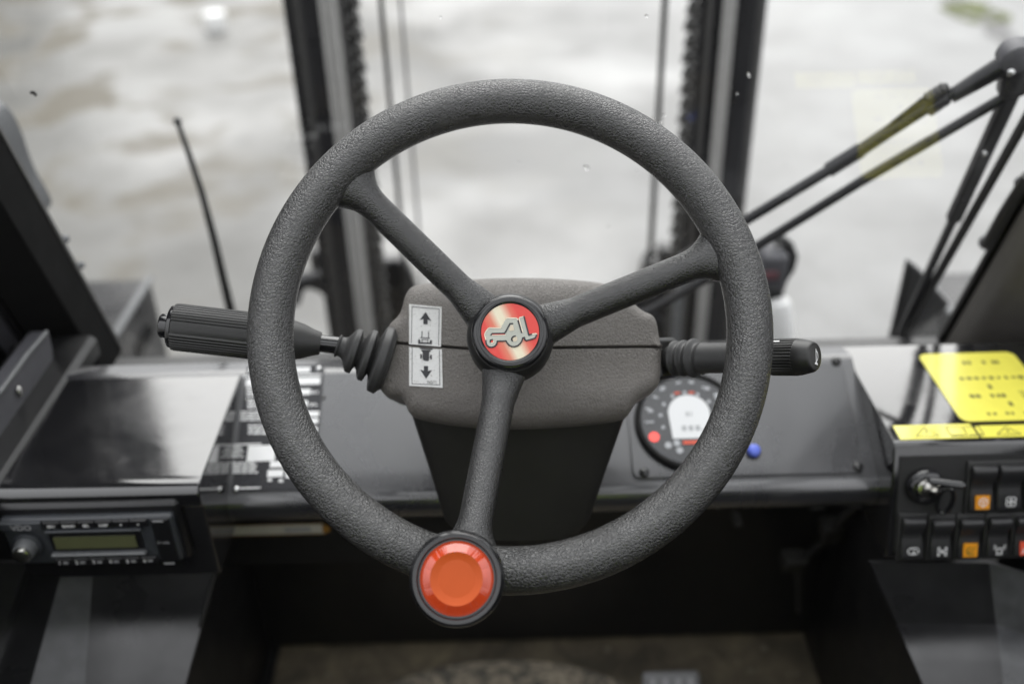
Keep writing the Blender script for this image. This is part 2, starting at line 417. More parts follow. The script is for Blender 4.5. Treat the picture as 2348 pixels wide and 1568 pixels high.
def puddle(px, py, a, b, mat, name, label, cat, h=.004):
    c = hz(px, py, -Z0); m = MB(); n = 28; pts = []
    for i in range(n):
        t = 2*math.pi*i/n; k = 1+.12*math.sin(3*t+1)+.08*math.sin(5*t)
        pts.append(c+V(math.cos(t)*a*k, math.sin(t)*b*k, h))
    m.prism(pts, V(0,0,-.003)); return tag(obj(name, m, mat), label, cat)
m_ = MB(); c0 = hz(497, 72, -Z0); m_.lathe(c0, V(0,0,1), [(0,.075),(.02,.085),(.10,.10),(.16,.095),(.17,.02)], 20)  # white body stands in for a bright glint on the wet ground
tag(obj('ground_glint', m_, MAT['white_paint'], smooth=50), 'small white body standing in for a wet glint on the yard beyond the left fender', 'glint')

# unseen dark warehouse added at the front left, shaped to darken the left console's reflection
wh = thing('blocker', 'unseen tall dark building added to darken the reflection in the left console', 'blocker', (-16, 16, -Z0))
MAT['blocker_mat'] = m_plain('dark_blocker', (.030,.032,.034), .5)
FP = [(-28.6,13),(-5.7,13),(-10.4,22),(-28.6,22)]
m_ = MB(); m_.prism([V(x,y,-Z0) for x,y in FP], V(0,0,14)); obj('blocker_body', m_, MAT['blocker_mat'], wh)
for k in range(11):
    m_ = MB(); m_.box((-27.7+2.1*k, 12.95, 4.7), 1.96, .08, 13.8); obj('blocker_panel', m_, MAT['blocker_mat'], wh)
m_ = MB(); m_.prism([V(x-.1,y-.1,14.002-Z0) for x,y in FP], V(0,0,.3)); obj('blocker_top', m_, MAT['blocker_mat'], wh)

# ------------------------------------------------------------------ cab shell
XC = .037
GL_P, GL_N = V(0, 1.05, -.60), V(0, 1, .404).normalized()      # windshield plane, raked back towards the driver
def gl(px, py, off=0.0): return hit(px, py, GL_P+GL_N*off, GL_N)
def glz(z, off=0.0): return 1.05-.404*(z+.60)+off*1.078         # y of the plane at height z
cab = thing('cab_shell', 'black painted forklift cab around the driver, open at both sides', 'forklift cab', (XC, 0, -1.26))
for (cx, cy, sx_, sy_) in ((XC,.59,1.30,.09),(XC,-.52,1.30,.10),(XC-.62,.04,.07,1.01),(XC+.62,.04,.07,1.01)):
    m_ = MB(); m_.box((cx, cy, .64), sx_, sy_, .05); obj('roof_beam', m_, MAT['black_satin'], cab, bevel=.008)
m_ = MB(); m_.add([V(XC-.6,-.5,.655),V(XC+.6,-.5,.655),V(XC+.6,.56,.655),V(XC-.6,.56,.655)], [(0,1,2,3)]); obj('roof_window', m_, MAT['glass'], cab)
m_ = MB(); m_.box((XC, .27, -1.27), 1.24, 1.74, .04); obj('floor_plate', m_, MAT['black_satin'], cab)
m_ = MB(); m_.box((XC, -.60, -.66), 1.20, .04, 1.24); obj('rear_wall', m_, MAT['black_satin'], cab)
for s in (-1, 1):
    m_ = MB(); m_.box((XC+s*.60, -.56, .14), .09, .09, .96); obj('rear_pillar', m_, MAT['black_satin'], cab, bevel=.01)
for s in (-1, 1):
    m_ = MB(); m_.box((XC+s*.625, .20, -.90), .03, 1.56, .70); obj('side_panel', m_, MAT['black_satin'], cab, bevel=.004)
m_ = MB(); m_.box((XC, 1.10, -.99), 1.20, .03, .48); obj('front_bulkhead', m_, MAT['black_satin'], cab)
# windshield pillars: each follows the raked plane
def pillar(pts_px, x_in, s, names):
    pass
Bl, Tl = gl(285, 806), gl(0, 296)
dirl = (Tl-Bl).normalized(); Tl2 = Bl+dirl*((.61-Bl.z)/dirl.z)
Br, Tr = gl(2150, 800), gl(2348, 452)
dirr = (Tr-Br).normalized(); Tr2 = Br+dirr*((.61-Br.z)/dirr.z)
def slab(B, T, prof, name, m, parent, **k):                    # cross-section prof (dx, dy) swept from B to T
    mb = MB(); n = len(prof); vs = [B+V(x, y, 0) for x, y in prof]+[T+V(x, y, 0) for x, y in prof]
    mb.add(vs, [tuple(range(n)), tuple(range(2*n-1, n-1, -1))]+[(i, i+n, (i+1) % n+n, (i+1) % n) for i in range(n)])
    return obj(name, mb, m, parent, **k)
dl = dirl*.0
slab(Bl, Tl2, [(-.002,.0),(-.002,-.062),(-.056,-.075),(-.056,.0)], 'windshield_pillar', MAT['matte_black'], cab, bevel=.003)
slab(Bl, Tl2, [(-.001,.006),(-.001,.0005),(-.05,.0005),(-.05,.006)], 'window_seal', MAT['edge_grey'], cab, bevel=.001)
slab(Bl, Tl2, [(-.057,-.060),(-.057,-.077),(-.0645,-.077),(-.0645,-.06)], 'door_seal', MAT['black_satin'], cab, bevel=.002)
slab(Bl+V(-.0,-.0,0), Tl2, [(-.066,-.06),(-.066,-.082),(-.096,-.105),(-.096,-.06)], 'door_post', MAT['lamp_grey'], cab, bevel=.01)
slab(Bl, Tl2, [(-.098,-.08),(-.098,-.13),(-.17,-.15),(-.17,-.08)], 'door_frame', MAT['matte_black'], cab, bevel=.006)
slab(Br, Tr2, [(0,.0),(0,-.050),(.010,-.062),(.075,-.080),(.075,.0)], 'windshield_pillar', MAT['pillar_brown'], cab, bevel=.010, seg=3)
slab(Br, Tr2, [(-.004,.010),(-.004,.0005),(.05,.0005),(.05,.010)], 'window_seal', MAT['black_satin'], cab, bevel=.003)
slab(Br, Tr2, [(.077,-.07),(.077,-.14),(.17,-.18),(.17,-.07)], 'door_frame', MAT['black_satin'], cab, bevel=.01)
# beads and knobs on the outer edges of the pillars
for (px, py) in ((185, 608), (150, 548)):
    m_ = MB(); p = gl(px, py, .03); m_.sphere(p, .005, 12, 8); obj('seal_clip', m_, MAT['mirror_grey'], cab, smooth=60)
for (px, py) in ((2262, 556), (2345, 420)):
    m_ = MB(); p = gl(px, py, .02); m_.sphere(p, .009, 12, 8); obj('seal_clip', m_, MAT['lamp_grey'], cab, smooth=60)
m_ = MB(); m_.tube([gl(2266, 560, .012), gl(2305, 490, .012), gl(2360, 405, .012)], .008, 10); obj('drain_hose', m_, MAT['lever'], cab, smooth=60)
# header above the windshield
m_ = MB(); m_.box((XC, glz(.58), .585), 1.24, .09, .07); obj('windshield_header', m_, MAT['black_satin'], cab, bevel=.008)

# windshield pane, with rain drops on it
ws = thing('windshield', 'clear front windshield of the cab with a few rain drops', 'windshield', (XC, .985, -.61))
m_ = MB(); a, b = glz(-.70), glz(.55)
m_.add([V(-.56, a, -.70), V(.62, a, -.70), V(.62, b, .55), V(-.56, b, .55)], [(0,1,2,3)])
obj('pane', m_, MAT['glass'], ws)
for (px, py, r_) in ((1482,37,4.5),(1522,264,4),(1514,280,3.5),(1498,270,3),(1345,384,7),(1342,382,4),(1716,170,3.5),(1718,176,3),(1690,215,2.5),(1190,372,2.5),(1462,392,2.5),(1395,520,3),(828,360,2.5),(1010,40,3)):
    p = gl(px, py, -.0015); m_ = MB(); q = r_/F_PX*p.dot(FW); e2 = V(0,-.404,1).normalized()
    m_.sphere(p, q, 10, 6, (1, .45, 1.0), V(1,0,0), GL_N, e2); obj('rain_drop', m_, MAT['drop'], ws, smooth=80)
m_ = MB(); p = gl(75, 213, -.002)
m_.sphere(p, .0022, 8, 6, (1.3,.5,.8)); m_.sphere(p+V(.002,0,-.002), .0016, 8, 6); obj('dirt_fleck', m_, MAT['seam'], ws, smooth=80)

# ------------------------------------------------------------------ dashboard
DA = math.atan2(.064, .118)
D_U = V(0, math.cos(DA), math.sin(DA)); D_N = V(0, -math.sin(DA), math.cos(DA)); D_P = V(0, .771, -.653)
def dp(px, py, off=0.0): return hit(px, py, D_P+D_N*off, D_N)
XL, XR = -.289, .363
ZC, ZR = -.585, -.595
dash = thing('dashboard', 'glossy black sheet metal dashboard panel behind the steering wheel', 'dashboard', (XC, .80, -.72))
t0 = D_P+D_U*-.002; t1 = D_P+D_U*.133
def sheet_profile(pts, x0, x1, name, m, parent, th=.004, **k):     # bent sheet: open (y,z) profile with thickness
    n = len(pts); up_, dn = [], []
    for i in range(n):
        a = Vector(pts[max(i-1,0)]); b = Vector(pts[min(i+1,n-1)]); t = (b-a).normalized(); nn = Vector((-t.y, t.x))
        up_.append(Vector(pts[i])); dn.append(Vector(pts[i])-nn*th)
    loop = up_+dn[::-1]; mb = MB()
    mb.prism([V(x0, p.x, p.y) for p in loop], V(x1-x0, 0, 0)); return obj(name, mb, m, parent, **k)
def arc(cx, cy, r, a0, a1, n=6): return [(cx+r*math.cos(R(a0+(a1-a0)*i/n)), cy+r*math.sin(R(a0+(a1-a0)*i/n))) for i in range(n+1)]
# main sheet: from lip under the front edge, up the slope, flat ledge to the windshield
pf = [(t0.y+.014, t0.z-.040), (t0.y+.002, t0.z-.036), (t0.y-.006, t0.z-.026), (t0.y-.008, t0.z-.012), (t0.y-.004, t0.z-.003), (t0.y+.003, t0.z+.001), (t1.y, t1.z), (t1.y+.006, t1.z+.0025), (t1.y+.010, t1.z+.002), (.925, t1.z-.0055)]
sheet_profile(pf, XL-.20, XR+.001, 'panel_sheet', MAT['satin_paint'], dash, smooth=40)
# windshield sill ridge
m_ = MB(); m_.box((XC, 1.092, -.706), 1.22, .03, .018, bev=.005); obj('windshield_sill', m_, MAT['black_satin'], dash)
# raised right-hand plate with rounded corners that carries the gauge
def rplate(c0, c1, r, x0, x1, y0, y1, off, th, name, m, parent):
    pts = []
    for (cx, cy, a0) in ((x1-r, y1-r, 0), (x0+r, y1-r, 90), (x0+r, y0+r, 180), (x1-r, y0+r, 270)):
        for k in range(7):
            a = R(a0+15*k); pts.append((cx+r*math.cos(a), cy+r*math.sin(a)))
    mb = MB(); mb.prism([D_P+V(1,0,0)*u+D_U*v+D_N*(off-th) for u, v in pts], D_N*th); return obj(name, mb, m, parent, bevel=.0006)
def duv(px, py):
    p = dp(px, py)-D_P; return p.x, p.dot(D_U)
u0, v0 = duv(1452, 1098); u1, v1 = duv(1908, 812)
u1 = XR-.012
rplate(0,0,.008, u0, u1, v0, .131, .0025, .0022, 'gauge_plate', MAT['satin_paint'], dash)
u2, v2 = duv(757, 1110)
for (px, py) in ((1477,1083),(1967,1070),(1917,829)):
    p = dp(px, py, .0027); m_ = MB(); m_.lathe(p, D_N, [(0,.0052),(.0015,.0050),(.0030,.0036),(.0036,.0010)], 18); obj('screw', m_, MAT['screw_black'], dash, smooth=50)
p = dp(741, 910, .0005); m_ = MB(); m_.lathe(p, D_N, [(0,.0025),(.001,.002)], 12); obj('rivet', m_, MAT['edge_grey'], dash, smooth=50)
# blue push button
p = dp(1727, 1036, .0025); bb = thing('blue_button', 'small round blue push button on the dash right of the steering wheel', 'push button', p)
m_ = MB(); m_.lathe(p, D_N, [(0,.0080),(.002,.0078),(.002,.0070)], 24); obj('bezel', m_, MAT['black_satin'], bb, smooth=40)
m_ = MB(); m_.lathe(p, D_N, [(0,.0066),(.006,.0064),(.0075,.005),(.008,.001)], 24); obj('button_cap', m_, MAT['blue'], bb, smooth=50)

# load chart plate with screws and print
lp = thing('load_chart_plate', 'black data plate printed with white text blocks, screwed to the dash left of the wheel', 'data plate', dp(620, 1000))
def pu(u, v, off=.0): return D_P+V(1,0,0)*u+D_U*v+D_N*off
pa, pb = duv(553, 842), duv(742, 838)
px0 = duv(515, 1128)[0]; px1 = duv(742, 850)[0]; pv0 = duv(560, 1126)[1]; pv1 = duv(640, 840)[1]
px0 = max(px0, XL+.004)
m_ = MB(); m_.prism([pu(px0,pv0,.0012), pu(px1,pv0,.0012), pu(px1,pv1,.0012), pu(px0,pv1,.0012)], D_N*-.0010); obj('plate', m_, MAT['plate_black'], lp)
def pr_px(x0, y0, x1, y1, m, parent, name='print_block'):       # a printed block given by its corners in the dash plane
    a = duv(x0, y1); b = duv(x1, y0); c = duv(x0, y0); d = duv(x1, y1)
    ul = (a[0]+c[0])/2; ur = (b[0]+d[0])/2; vb = (a[1]+d[1])/2; vt = (b[1]+c[1])/2
    mb = MB(); mb.add([pu(ul,vb,.0015), pu(ur,vb,.0015), pu(ur,vt,.0015), pu(ul,vt,.0015)], [(0,1,2,3)]); return mb
def rows_px(x0, y0, x1, y1, n, fill=.55, rag=.2):
    mb = MB(); r2 = random.Random(int(x0*7+y0))
    for k in range(n):
        ya = y0+(y1-y0)*k/n; yb = ya+(y1-y0)/n*fill; xe = x1-(x1-x0)*rag*r2.random(); xx = x0
        while xx < xe-2:
            w = r2.uniform(7, 22); q = pr_px(xx, ya, min(xx+w, xe), yb, None, None); mb.add(q.v, q.f); xx += w+2.5
    return mb
blocks = [  # x0,y0,x1,y1, rows (0 = solid)
 (672,843,712,855,0),(560,860,738,864,0),(565,868,735,884,0),(566,888,640,912,4),(668,893,712,906,0),(713,898,732,905,2),
 (568,916,650,940,4),(672,920,706,934,0),(710,926,730,933,2),(552,944,628,968,4),(690,944,732,956,0),(700,960,730,972,0),
 (570,975,640,1000,3),(700,980,728,992,0),(535,1018,600,1021,0),(530,1024,560,1052,5),(568,1022,632,1058,0),(534,1060,594,1088,5),
 (620,1058,690,1072,0),(614,1078,650,1094,0),(656,1078,700,1096,0),(545,1118,598,1121,0),(615,1098,624,1104,0),(640,1100,650,1106,0)]
solid = MB()
for (x0,y0,x1,y1,n) in blocks:
    q = pr_px(x0,y0,x1,y1,None,None) if n == 0 else rows_px(x0,y0,x1,y1,n)
    solid.add(q.v, q.f)
obj('white_print', solid, MAT['white_print'], lp)
for (px, py) in ((562,852),(731,846),(527,1122),(565,918)):
    p = dp(px, py, .0014); r_ = .0035 if py != 918 else .0018
    p.x = max(p.x, XL+.008)
    m_ = MB(); m_.lathe(p, D_N, [(0,r_),(.0012,r_*.95),(.0022,r_*.6),(.0026,r_*.15)], 16); obj('screw', m_, MAT['screw'], lp, smooth=50)

# round instrument cluster
gc = dp(1578, 966, .0027); ga = thing('instrument_gauge', 'round dark instrument display with lit white screen, behind the wheel rim', 'gauge', gc)
GR = .0535
m_ = MB(); m_.lathe(gc, D_N, [(0,GR+.002),(.005,GR+.002),(.007,GR),(.007,GR-.003),(.003,GR-.005)], 64); obj('bezel_ring', m_, MAT['seam'], ga, smooth=40)
m_ = MB(); m_.lathe(gc+D_N*.002, D_N, [(0,GR-.004),(.0025,GR-.004)], 64); obj('dial_face', m_, m_plain('dial_grey', (.040,.041,.044), .22, coat=.5), ga, smooth=40)
def gpt(u, v, off): return gc+V(1,0,0)*u+D_U*v+D_N*off
spts = []
for k in range(17):
    a = R(0+180*k/16); spts.append((.0215*math.cos(a)+.001, .0205*math.sin(a)+.0075))
spts = spts+[(-.0185,-.021),(.0205,-.021)]
m_ = MB(); m_.prism([gpt(u,v,.0052) for u,v in spts], D_N*-.0006); obj('screen', m_, MAT['screen'], ga)
m_ = MB()
for (u, v, w, h) in ((-.001,.006,.003,.005),(.003,.006,.0015,.005),(-.006,-.010,.0045,.006),(.001,-.010,.0045,.006),(.008,-.010,.0045,.006),(.013,-.012,.002,.002)):
    m_.add([gpt(u+a*w/2, v+b*h/2, .0053) for a,b in ((-1,-1),(1,-1),(1,1),(-1,1))], [(0,1,2,3)])
obj('screen_digits', m_, m_plain('digit_grey', (.34,.35,.36), .4), ga)
m_ = MB(); m_.add([gpt(u,v,.0054) for u,v in ((-.009,-.024),(.012,-.024),(.012,-.0275),(-.009,-.0275))], [(0,1,2,3)]); obj('red_bar', m_, MAT['red_icon'], ga)
m_ = MB()
for u in (-.009,.006): m_.add([gpt(u+a,.0305+b,.0054) for a,b in ((-.003,-.001),(.003,-.001),(.003,.001),(-.003,.001))], [(0,1,2,3)])
obj('red_tick', m_, MAT['red_icon'], ga)
m_ = MB(); m_.lathe(gpt(-.0375,-.0185,.0048), D_N, [(0,.0052),(.0004,.0052)], 24); obj('warning_light', m_, MAT['warn_red'], ga)
m_ = MB(); rr = random.Random(5)
for k in range(12):
    a = R(-25+230*k/11+0); u, v = .042*math.cos(a), .042*math.sin(a)
    if abs(u+.0375) < .008 and v < -.010: continue
    for q in range(3):
        du, dv = rr.uniform(-.0025,.0025), rr.uniform(-.002,.002); w, h = rr.uniform(.0012,.0032), rr.uniform(.0006,.0016)
        m_.add([gpt(u+du+x*w, v+dv+y*h, .0049) for x,y in ((-1,-1),(1,-1),(1,1),(-1,1))], [(0,1,2,3)])
for (u,v) in ((-.015,-.026),(-.013,-.034),(-.024,-.028)):
    m_.lathe(gpt(u,v,.0049), D_N, [(0,.0035),(.0001,.0035)], 14)
for k in range(9):
    a = R(200-27*k); u, v = .029*math.cos(a), .029*math.sin(a)+.002
    m_.add([gpt(u+x*.0016, v+y*.0018, .0049) for x,y in ((-1,-1),(1,-1),(1,1),(-1,1))], [(0,1,2,3)])
obj('dial_symbols', m_, m_plain('dim_print', (.42,.43,.45), .5), ga)

# ------------------------------------------------------------------ left console with radio
lc = thing('console', 'glossy black box console left of the wheel with the radio in its front', 'console', (-.39, .78, -.70))
XLL = -.475
cp = [(.885,ZC-.03),(.885,ZC)]+[(.720,ZC)]+arc(.712,ZC-.012,.012,90,180,5)+[(.700,-.606)]+[(.704,-.610),(.706,-.698),(.885,-.698)]
m_ = MB(); m_.prism([V(XLL,y,z) for y,z in cp], V(XL-XLL,0,0)); obj('console_box', m_, MAT['black_paint'], lc, bevel=.0018, seg=3)
# radio: frame, body, buttons, display, knob
FY = .702
rad = thing('car_radio', 'dark grey car radio with green display and silver volume knob, in the left console', 'radio', (-.39, FY, -.67))
def fl(px, py, y=FY): return hy(px, py, y)
zt, zb = fl(200,1188).z, fl(200,1296).z
zt, zb = fl(200,1184,.688).z, fl(200,1294,.688).z
m_ = MB(); m_.box((-.3935, FY-.001, (zt+zb)/2+.002), .171, .012, zt-zb+.012, bev=.004); obj('trim_frame', m_, MAT['radio_dark'], rad, bevel=.001)
m_ = MB(); m_.box((-.3925, FY-.009, (zt+zb)/2), .158, .010, zt-zb-.004, bev=.002); obj('front_panel', m_, MAT['radio'], rad, bevel=.0006)
RY = FY-.0155
def rb(x0, x1, z0, z1, m, name, d=.0035, bev=.0006):
    m_ = MB(); m_.box(((x0+x1)/2, RY+.0015-d/2, (z0+z1)/2), x1-x0, d, z1-z0, bev=bev); return obj(name, m_, m, rad)
x_r = -.3165; step = .0158
tops = ['SRC','BAND','SEL','DISP','<','>']; bots = ['1','2','3','4','5','6']
EXr, EZr = V(1,0,0), V(0,0,1)
for k in range(6):
    xa = -.4305+.0158*k
    rb(xa, xa+.0152, zt-.011, zt-.0035, MAT['radio_dark'], 'preset_button')
    rb(xa, xa+.0152, zb+.0030, zb+.0105, MAT['radio_dark'], 'preset_button')
    text_obj('button_print', tops[k], .0042, (xa+.0076, RY-.0022, zt-.0076), EXr, EZr, MAT['white_print'], rad, off=.0003, bold=.00008)
    text_obj('button_print', bots[k], .0052, (xa+.0036, RY-.0022, zb+.0066), EXr, EZr, MAT['white_print'], rad, off=.0003, bold=.00008)
    m_ = MB(); m_.add([V(xa+.0068+dx, RY-.0024, zb+.0066+dz) for dx,dz in ((0,-.0012),(.0045,-.0012),(.0045,.0012),(0,.0012))], [(0,1,2,3)]); obj('button_print', m_, MAT['grey_print'], rad)
rb(-.4300, -.3420, zt-.0145, zt-.0120, MAT['radio'], 'ledge', .006)
rb(-.430, -.3455, zb+.020, zt-.0165, MAT['radio_dark'], 'display_frame', .002)
m_ = MB(); m_.box((-.3880, RY-.0012, (zb+zt)/2+.001), .075, .002, .0135); obj('display', m_, MAT['lcd'], rad)
rb(-.432, -.344, zb+.0150, zb+.0185, MAT['mirror_grey'], 'display_lip', .006, .0012)
rb(-.3335, -.3170, zb+.004, zt-.004, MAT['radio_dark'], 'side_key', .002, .0006)
text_obj('button_print', 'D-USB', .0038, (-.3252, RY-.0032, (zt+zb)/2), EXr, EZr, MAT['grey_print'], rad, off=.0003)
for dz in (.026,-.026):
    m_ = MB(); m_.add([V(-.3252+dx, RY-.0034, (zt+zb)/2+dz+q) for dx,q in ((-.005,-.001),(.005,-.001),(.005,.001),(-.005,.001))], [(0,1,2,3)]); obj('button_print', m_, MAT['grey_print'], rad)
rb(-.470, -.4325, zt-.0035-.0080, zt-.003, MAT['radio'], 'brand_bar', .004)
text_obj('brand_print', 'VDO', .0085, (-.4500, RY-.0030, zt-.0078), EXr, EZr, MAT['grey_print'], rad, off=.0003, bold=.0002)
kc = V(-.4515, RY, (zt+zb)/2-.001)
m_ = MB(); m_.lathe(kc, V(0,-1,0), [(0,.0135),(.002,.0130),(.003,.0115)], 40); obj('knob_base', m_, MAT['radio'], rad, smooth=40)
m_ = MB(); m_.lathe(kc, V(0,-1,0), [(0,.0108),(.012,.0092),(.0125,.0082)], 40); obj('knob_collar', m_, MAT['mirror_grey'], rad, smooth=40)
m_ = MB(); m_.lathe(kc+V(0,-.0122,0), V(0,-1,0), [(0,.0080),(.0035,.0078),(.0042,.0070),(.0044,.0005)], 40); obj('volume_knob', m_, MAT['chrome'], rad, smooth=40)

# hazard strip sticker below the dash
hp = V(0, .85, -.735)
hs = thing('warning_strip', 'narrow white sticker with orange dashed border in the dark under the dash', 'sticker', hy(630,1214,.85))
a, b = hy(512,1214,.85), hy(750,1212,.85)
m_ = MB(); m_.box((a+b)/2, (b-a).length-.008, .002, .0135); obj('paper', m_, m_plain('old_paper', (.50,.48,.42), .6), hs)
m_ = MB(); m_.box(a.lerp(b,.72)+V(0,-.0013,0), .030, .0006, .006); obj('print_block', m_, MAT['grey_print'], hs)
m_ = MB(); n = 26
for k in range(n):
    x = a.x+(b.x-a.x)*(k+.25)/n
    for z in (.0074,-.0074): m_.box((x, a.y-.0008, (a+b).z/2+z), (b.x-a.x)/n*.45, .0012, .0016)
m_.box((b.x-.001, b.y-.001, (a+b).z/2), .008, .0012, .010); m_.box((a.x+.002, b.y-.001, (a+b).z/2-.002), .006, .0012, .010)
obj('orange_border', m_, m_plain('faded_orange', (.30,.15,.025), .5), hs)
m_ = MB(); m_.box(((a.x+b.x)/2, a.y+.004, (a+b).z/2-.01), .5, .004, .09); obj('backing_plate', m_, MAT['black_satin'], hs)

# ------------------------------------------------------------------ right console, switches, stickers
rc = thing('console', 'black box console right of the wheel carrying switches and yellow stickers', 'console', (.49, .75, -.72))
XRR = .64
fa, fb = V(0,.750,ZR-.003), V(0,.715,-.708)
cp = [(.925,ZR-.03),(.925,ZR),(.756,ZR),(.7515,ZR-.0015),(.7495,ZR-.005),(.714,-.706),(.72,-.712),(.925,-.712)]
m_ = MB(); m_.prism([V(XR,y,z) for y,z in cp], V(XRR-XR,0,0)); obj('console_box', m_, MAT['black_paint'], rc, bevel=.0015, seg=2)
S_U = (V(0,.7495,ZR-.005)-V(0,.714,-.706)).normalized(); S_N = V(0,-S_U.z,S_U.y); S_P = V(0,.714,-.706)
def sp(px, py, off=0.0): return hit(px, py, S_P+S_N*off, S_N)
def suv(px, py): p = sp(px, py)-S_P; return p.x, p.dot(S_U)
def spt(u, v, off=0.0): return S_P+V(1,0,0)*u+S_U*v+S_N*off
L = (S_P-V(0,.7495,ZR-.005)).length
m_ = MB(); m_.prism([spt(XR+.006,.006,.0015), spt(XRR-.01,.006,.0015), spt(XRR-.01,L-.008,.0015), spt(XR+.006,L-.008,.0015)], S_N*-.001)
obj('switch_fascia', m_, MAT['fascia'], rc)
def rocker(px0, px1, py0, py1, icon, lab, grp='rocker switches on the right console'):
    u0, v1 = suv(px0, py0); u1, v0 = suv(px1, py1); uc = (u0+u1)/2; w = u1-u0; h = v1-v0; W0 = w; w *= .88; u0 += W0*.06
    t = thing('rocker_switch', lab, 'rocker switch', spt(uc, v0), grp)
    m_ = MB()
    m_.box(spt(uc,(v0+v1)/2,.003), W0+.0030, .004, h+.007, V(1,0,0), S_N, S_U, bev=.001); obj('bezel', m_, MAT['fascia'], t, bevel=.0006)
    pr = [(v0,.004),(v0,.0085),(v0+.1*h,.0095),(v0+.45*h,.0060),(v0+.55*h,.0058),(v0+.62*h,.0068),(v0+.74*h,.0100),(v0+.86*h,.0125),(v0+.95*h,.0120),(v1,.0095),(v1,.004)]
    m_ = MB(); m_.prism([spt(u0,v,o) for v,o in pr], V(w,0,0)); obj('paddle', m_, MAT['rocker'], t, bevel=.0022, seg=3)
    return t, uc, v0, v1, w, h
def icon_quad(t, uc, vc, s, m, name, off=.0098, hgt=None):
    hgt = hgt or s
    m_ = MB(); m_.prism([spt(uc+a*s/2, vc+b*hgt/2, off+.0005+b*-.0002) for a,b in ((-1,-1),(1,-1),(1,1),(-1,1))], S_N*-.002); return obj(name, m_, m, t)
def ring(mb, uc, vc, r, w, off, n=18, a0=0, a1=360):
    for k in range(n):
        a, b = R(a0+(a1-a0)*k/n), R(a0+(a1-a0)*(k+1)/n)
        mb.add([spt(uc+q*math.cos(x), vc+q*math.sin(x), off) for q, x in ((r-w,a),(r,a),(r,b),(r-w,b))], [(0,1,2,3)])
def line(mb, uc, vc, a, b, w, off):
    a, b = Vector(a), Vector(b); t = (b-a).normalized(); n = Vector((-t.y,t.x))*w/2
    mb.add([spt(uc+q.x, vc+q.y, off) for q in (a-n, b-n, b+n, a+n)], [(0,1,2,3)])
K = .001
row1 = [(2218,2272,1062,1165,'wiper'),(2281,2336,1060,1162,'fan'),(2345,2400,1058,1160,'blank')]
row2 = [(2060,2112,1180,1272,'screen'),(2128,2176,1184,1272,'axle'),(2192,2242,1182,1270,'work'),(2258,2306,1180,1268,'beacon'),(2320,2372,1178,1266,'brake')]
labs = {'wiper':'rocker switch with amber lamp icon, right of the ignition key','fan':'rocker switch with white fan icon in the upper switch row',
 'blank':'rocker switch at the right edge of the upper row','screen':'rocker switch with white rounded screen icon, below the key at the left end',
 'axle':'rocker switch with white axle icon, second in the lower row','work':'rocker switch with amber square icon in the lower row',
 'beacon':'rocker switch with white beacon lamp icon in the lower row','brake':'rocker switch with orange red icon at the end of the lower row'}
for (x0,x1,y0,y1,ic) in row1+row2:
    t, uc, v0, v1, w, h = rocker(x0,x1,y0,y1,ic,labs[ic]); vc = v0+.22*h; O = .0107
    mb = MB()
    if ic in ('wiper','work','brake'):
        icon_quad(t, uc, vc, .0135, MAT['red_icon'] if ic == 'brake' else MAT['amber'], 'icon_tile', .0095)
        m2 = MAT['white_print'] if ic != 'work' else MAT['olive_print']
        if ic == 'wiper': ring(mb, uc, vc+.001, .0045, .0009, O+.0006); line(mb, uc, vc, (-.003,.002),(.003,.002),.0009,O+.0007); line(mb, uc, vc, (0,-.0045),(0,.002),.0009,O+.0007)
        elif ic == 'work': ring(mb, uc, vc, .0045, .0011, O+.0006, 10, 90, 330); line(mb, uc, vc, (-.004,-.004),(.004,.004),.001,O+.0007)
        else: ring(mb, uc, vc-.002, .0050, .0009, O+.0006, 10, 0, 180); line(mb, uc, vc, (-.006,-.004),(.006,.003),.0010,O+.0007)
        obj('icon_print', mb, m2, t)
    else:
        if ic == 'fan':
            for q in range(4): ring(mb, uc+.0030*math.cos(R(45+90*q)), vc+.0030*math.sin(R(45+90*q)), .0030, .0009, O, 12)
        if ic == 'screen':
            for a,b in (((-.004,-.003),(.004,-.003)),((.005,-.002),(.005,.002)),((.004,.003),(-.004,.003)),((-.005,.002),(-.005,-.002)),((0,-.004),(.001,.001))): line(mb, uc, vc, a, b, .0011, O)
        if ic == 'axle':
            line(mb, uc, vc, (-.005,0),(.005,0),.0010,O)
            for s in (-1,1):
                for q in (-1,1): line(mb, uc, vc, (s*.0035,q*.0018),(s*.0035,q*.0045),.0020,O)
            ring(mb, uc, vc, .0018, .0008, O, 10)
        if ic == 'beacon':
            for a,b in (((-.003,-.0045),(.003,-.0045)),((-.0022,-.004),(-.0022,.001)),((.0022,-.004),(.0022,.001)),((-.002,.0016),(.002,.0016))): line(mb, uc, vc, a, b, .0010, O)
            for s in (-1,1):
                for q in (0,1,2): line(mb, uc, vc, (s*.0034,.0005+q*.0016),(s*.0058,.0012+q*.0020),.0007,O)
        if ic == 'blank': line(mb, uc, vc, (-.003,0),(.003,0),.001,O)
        obj('icon_print', mb, MAT['white_print'], t)
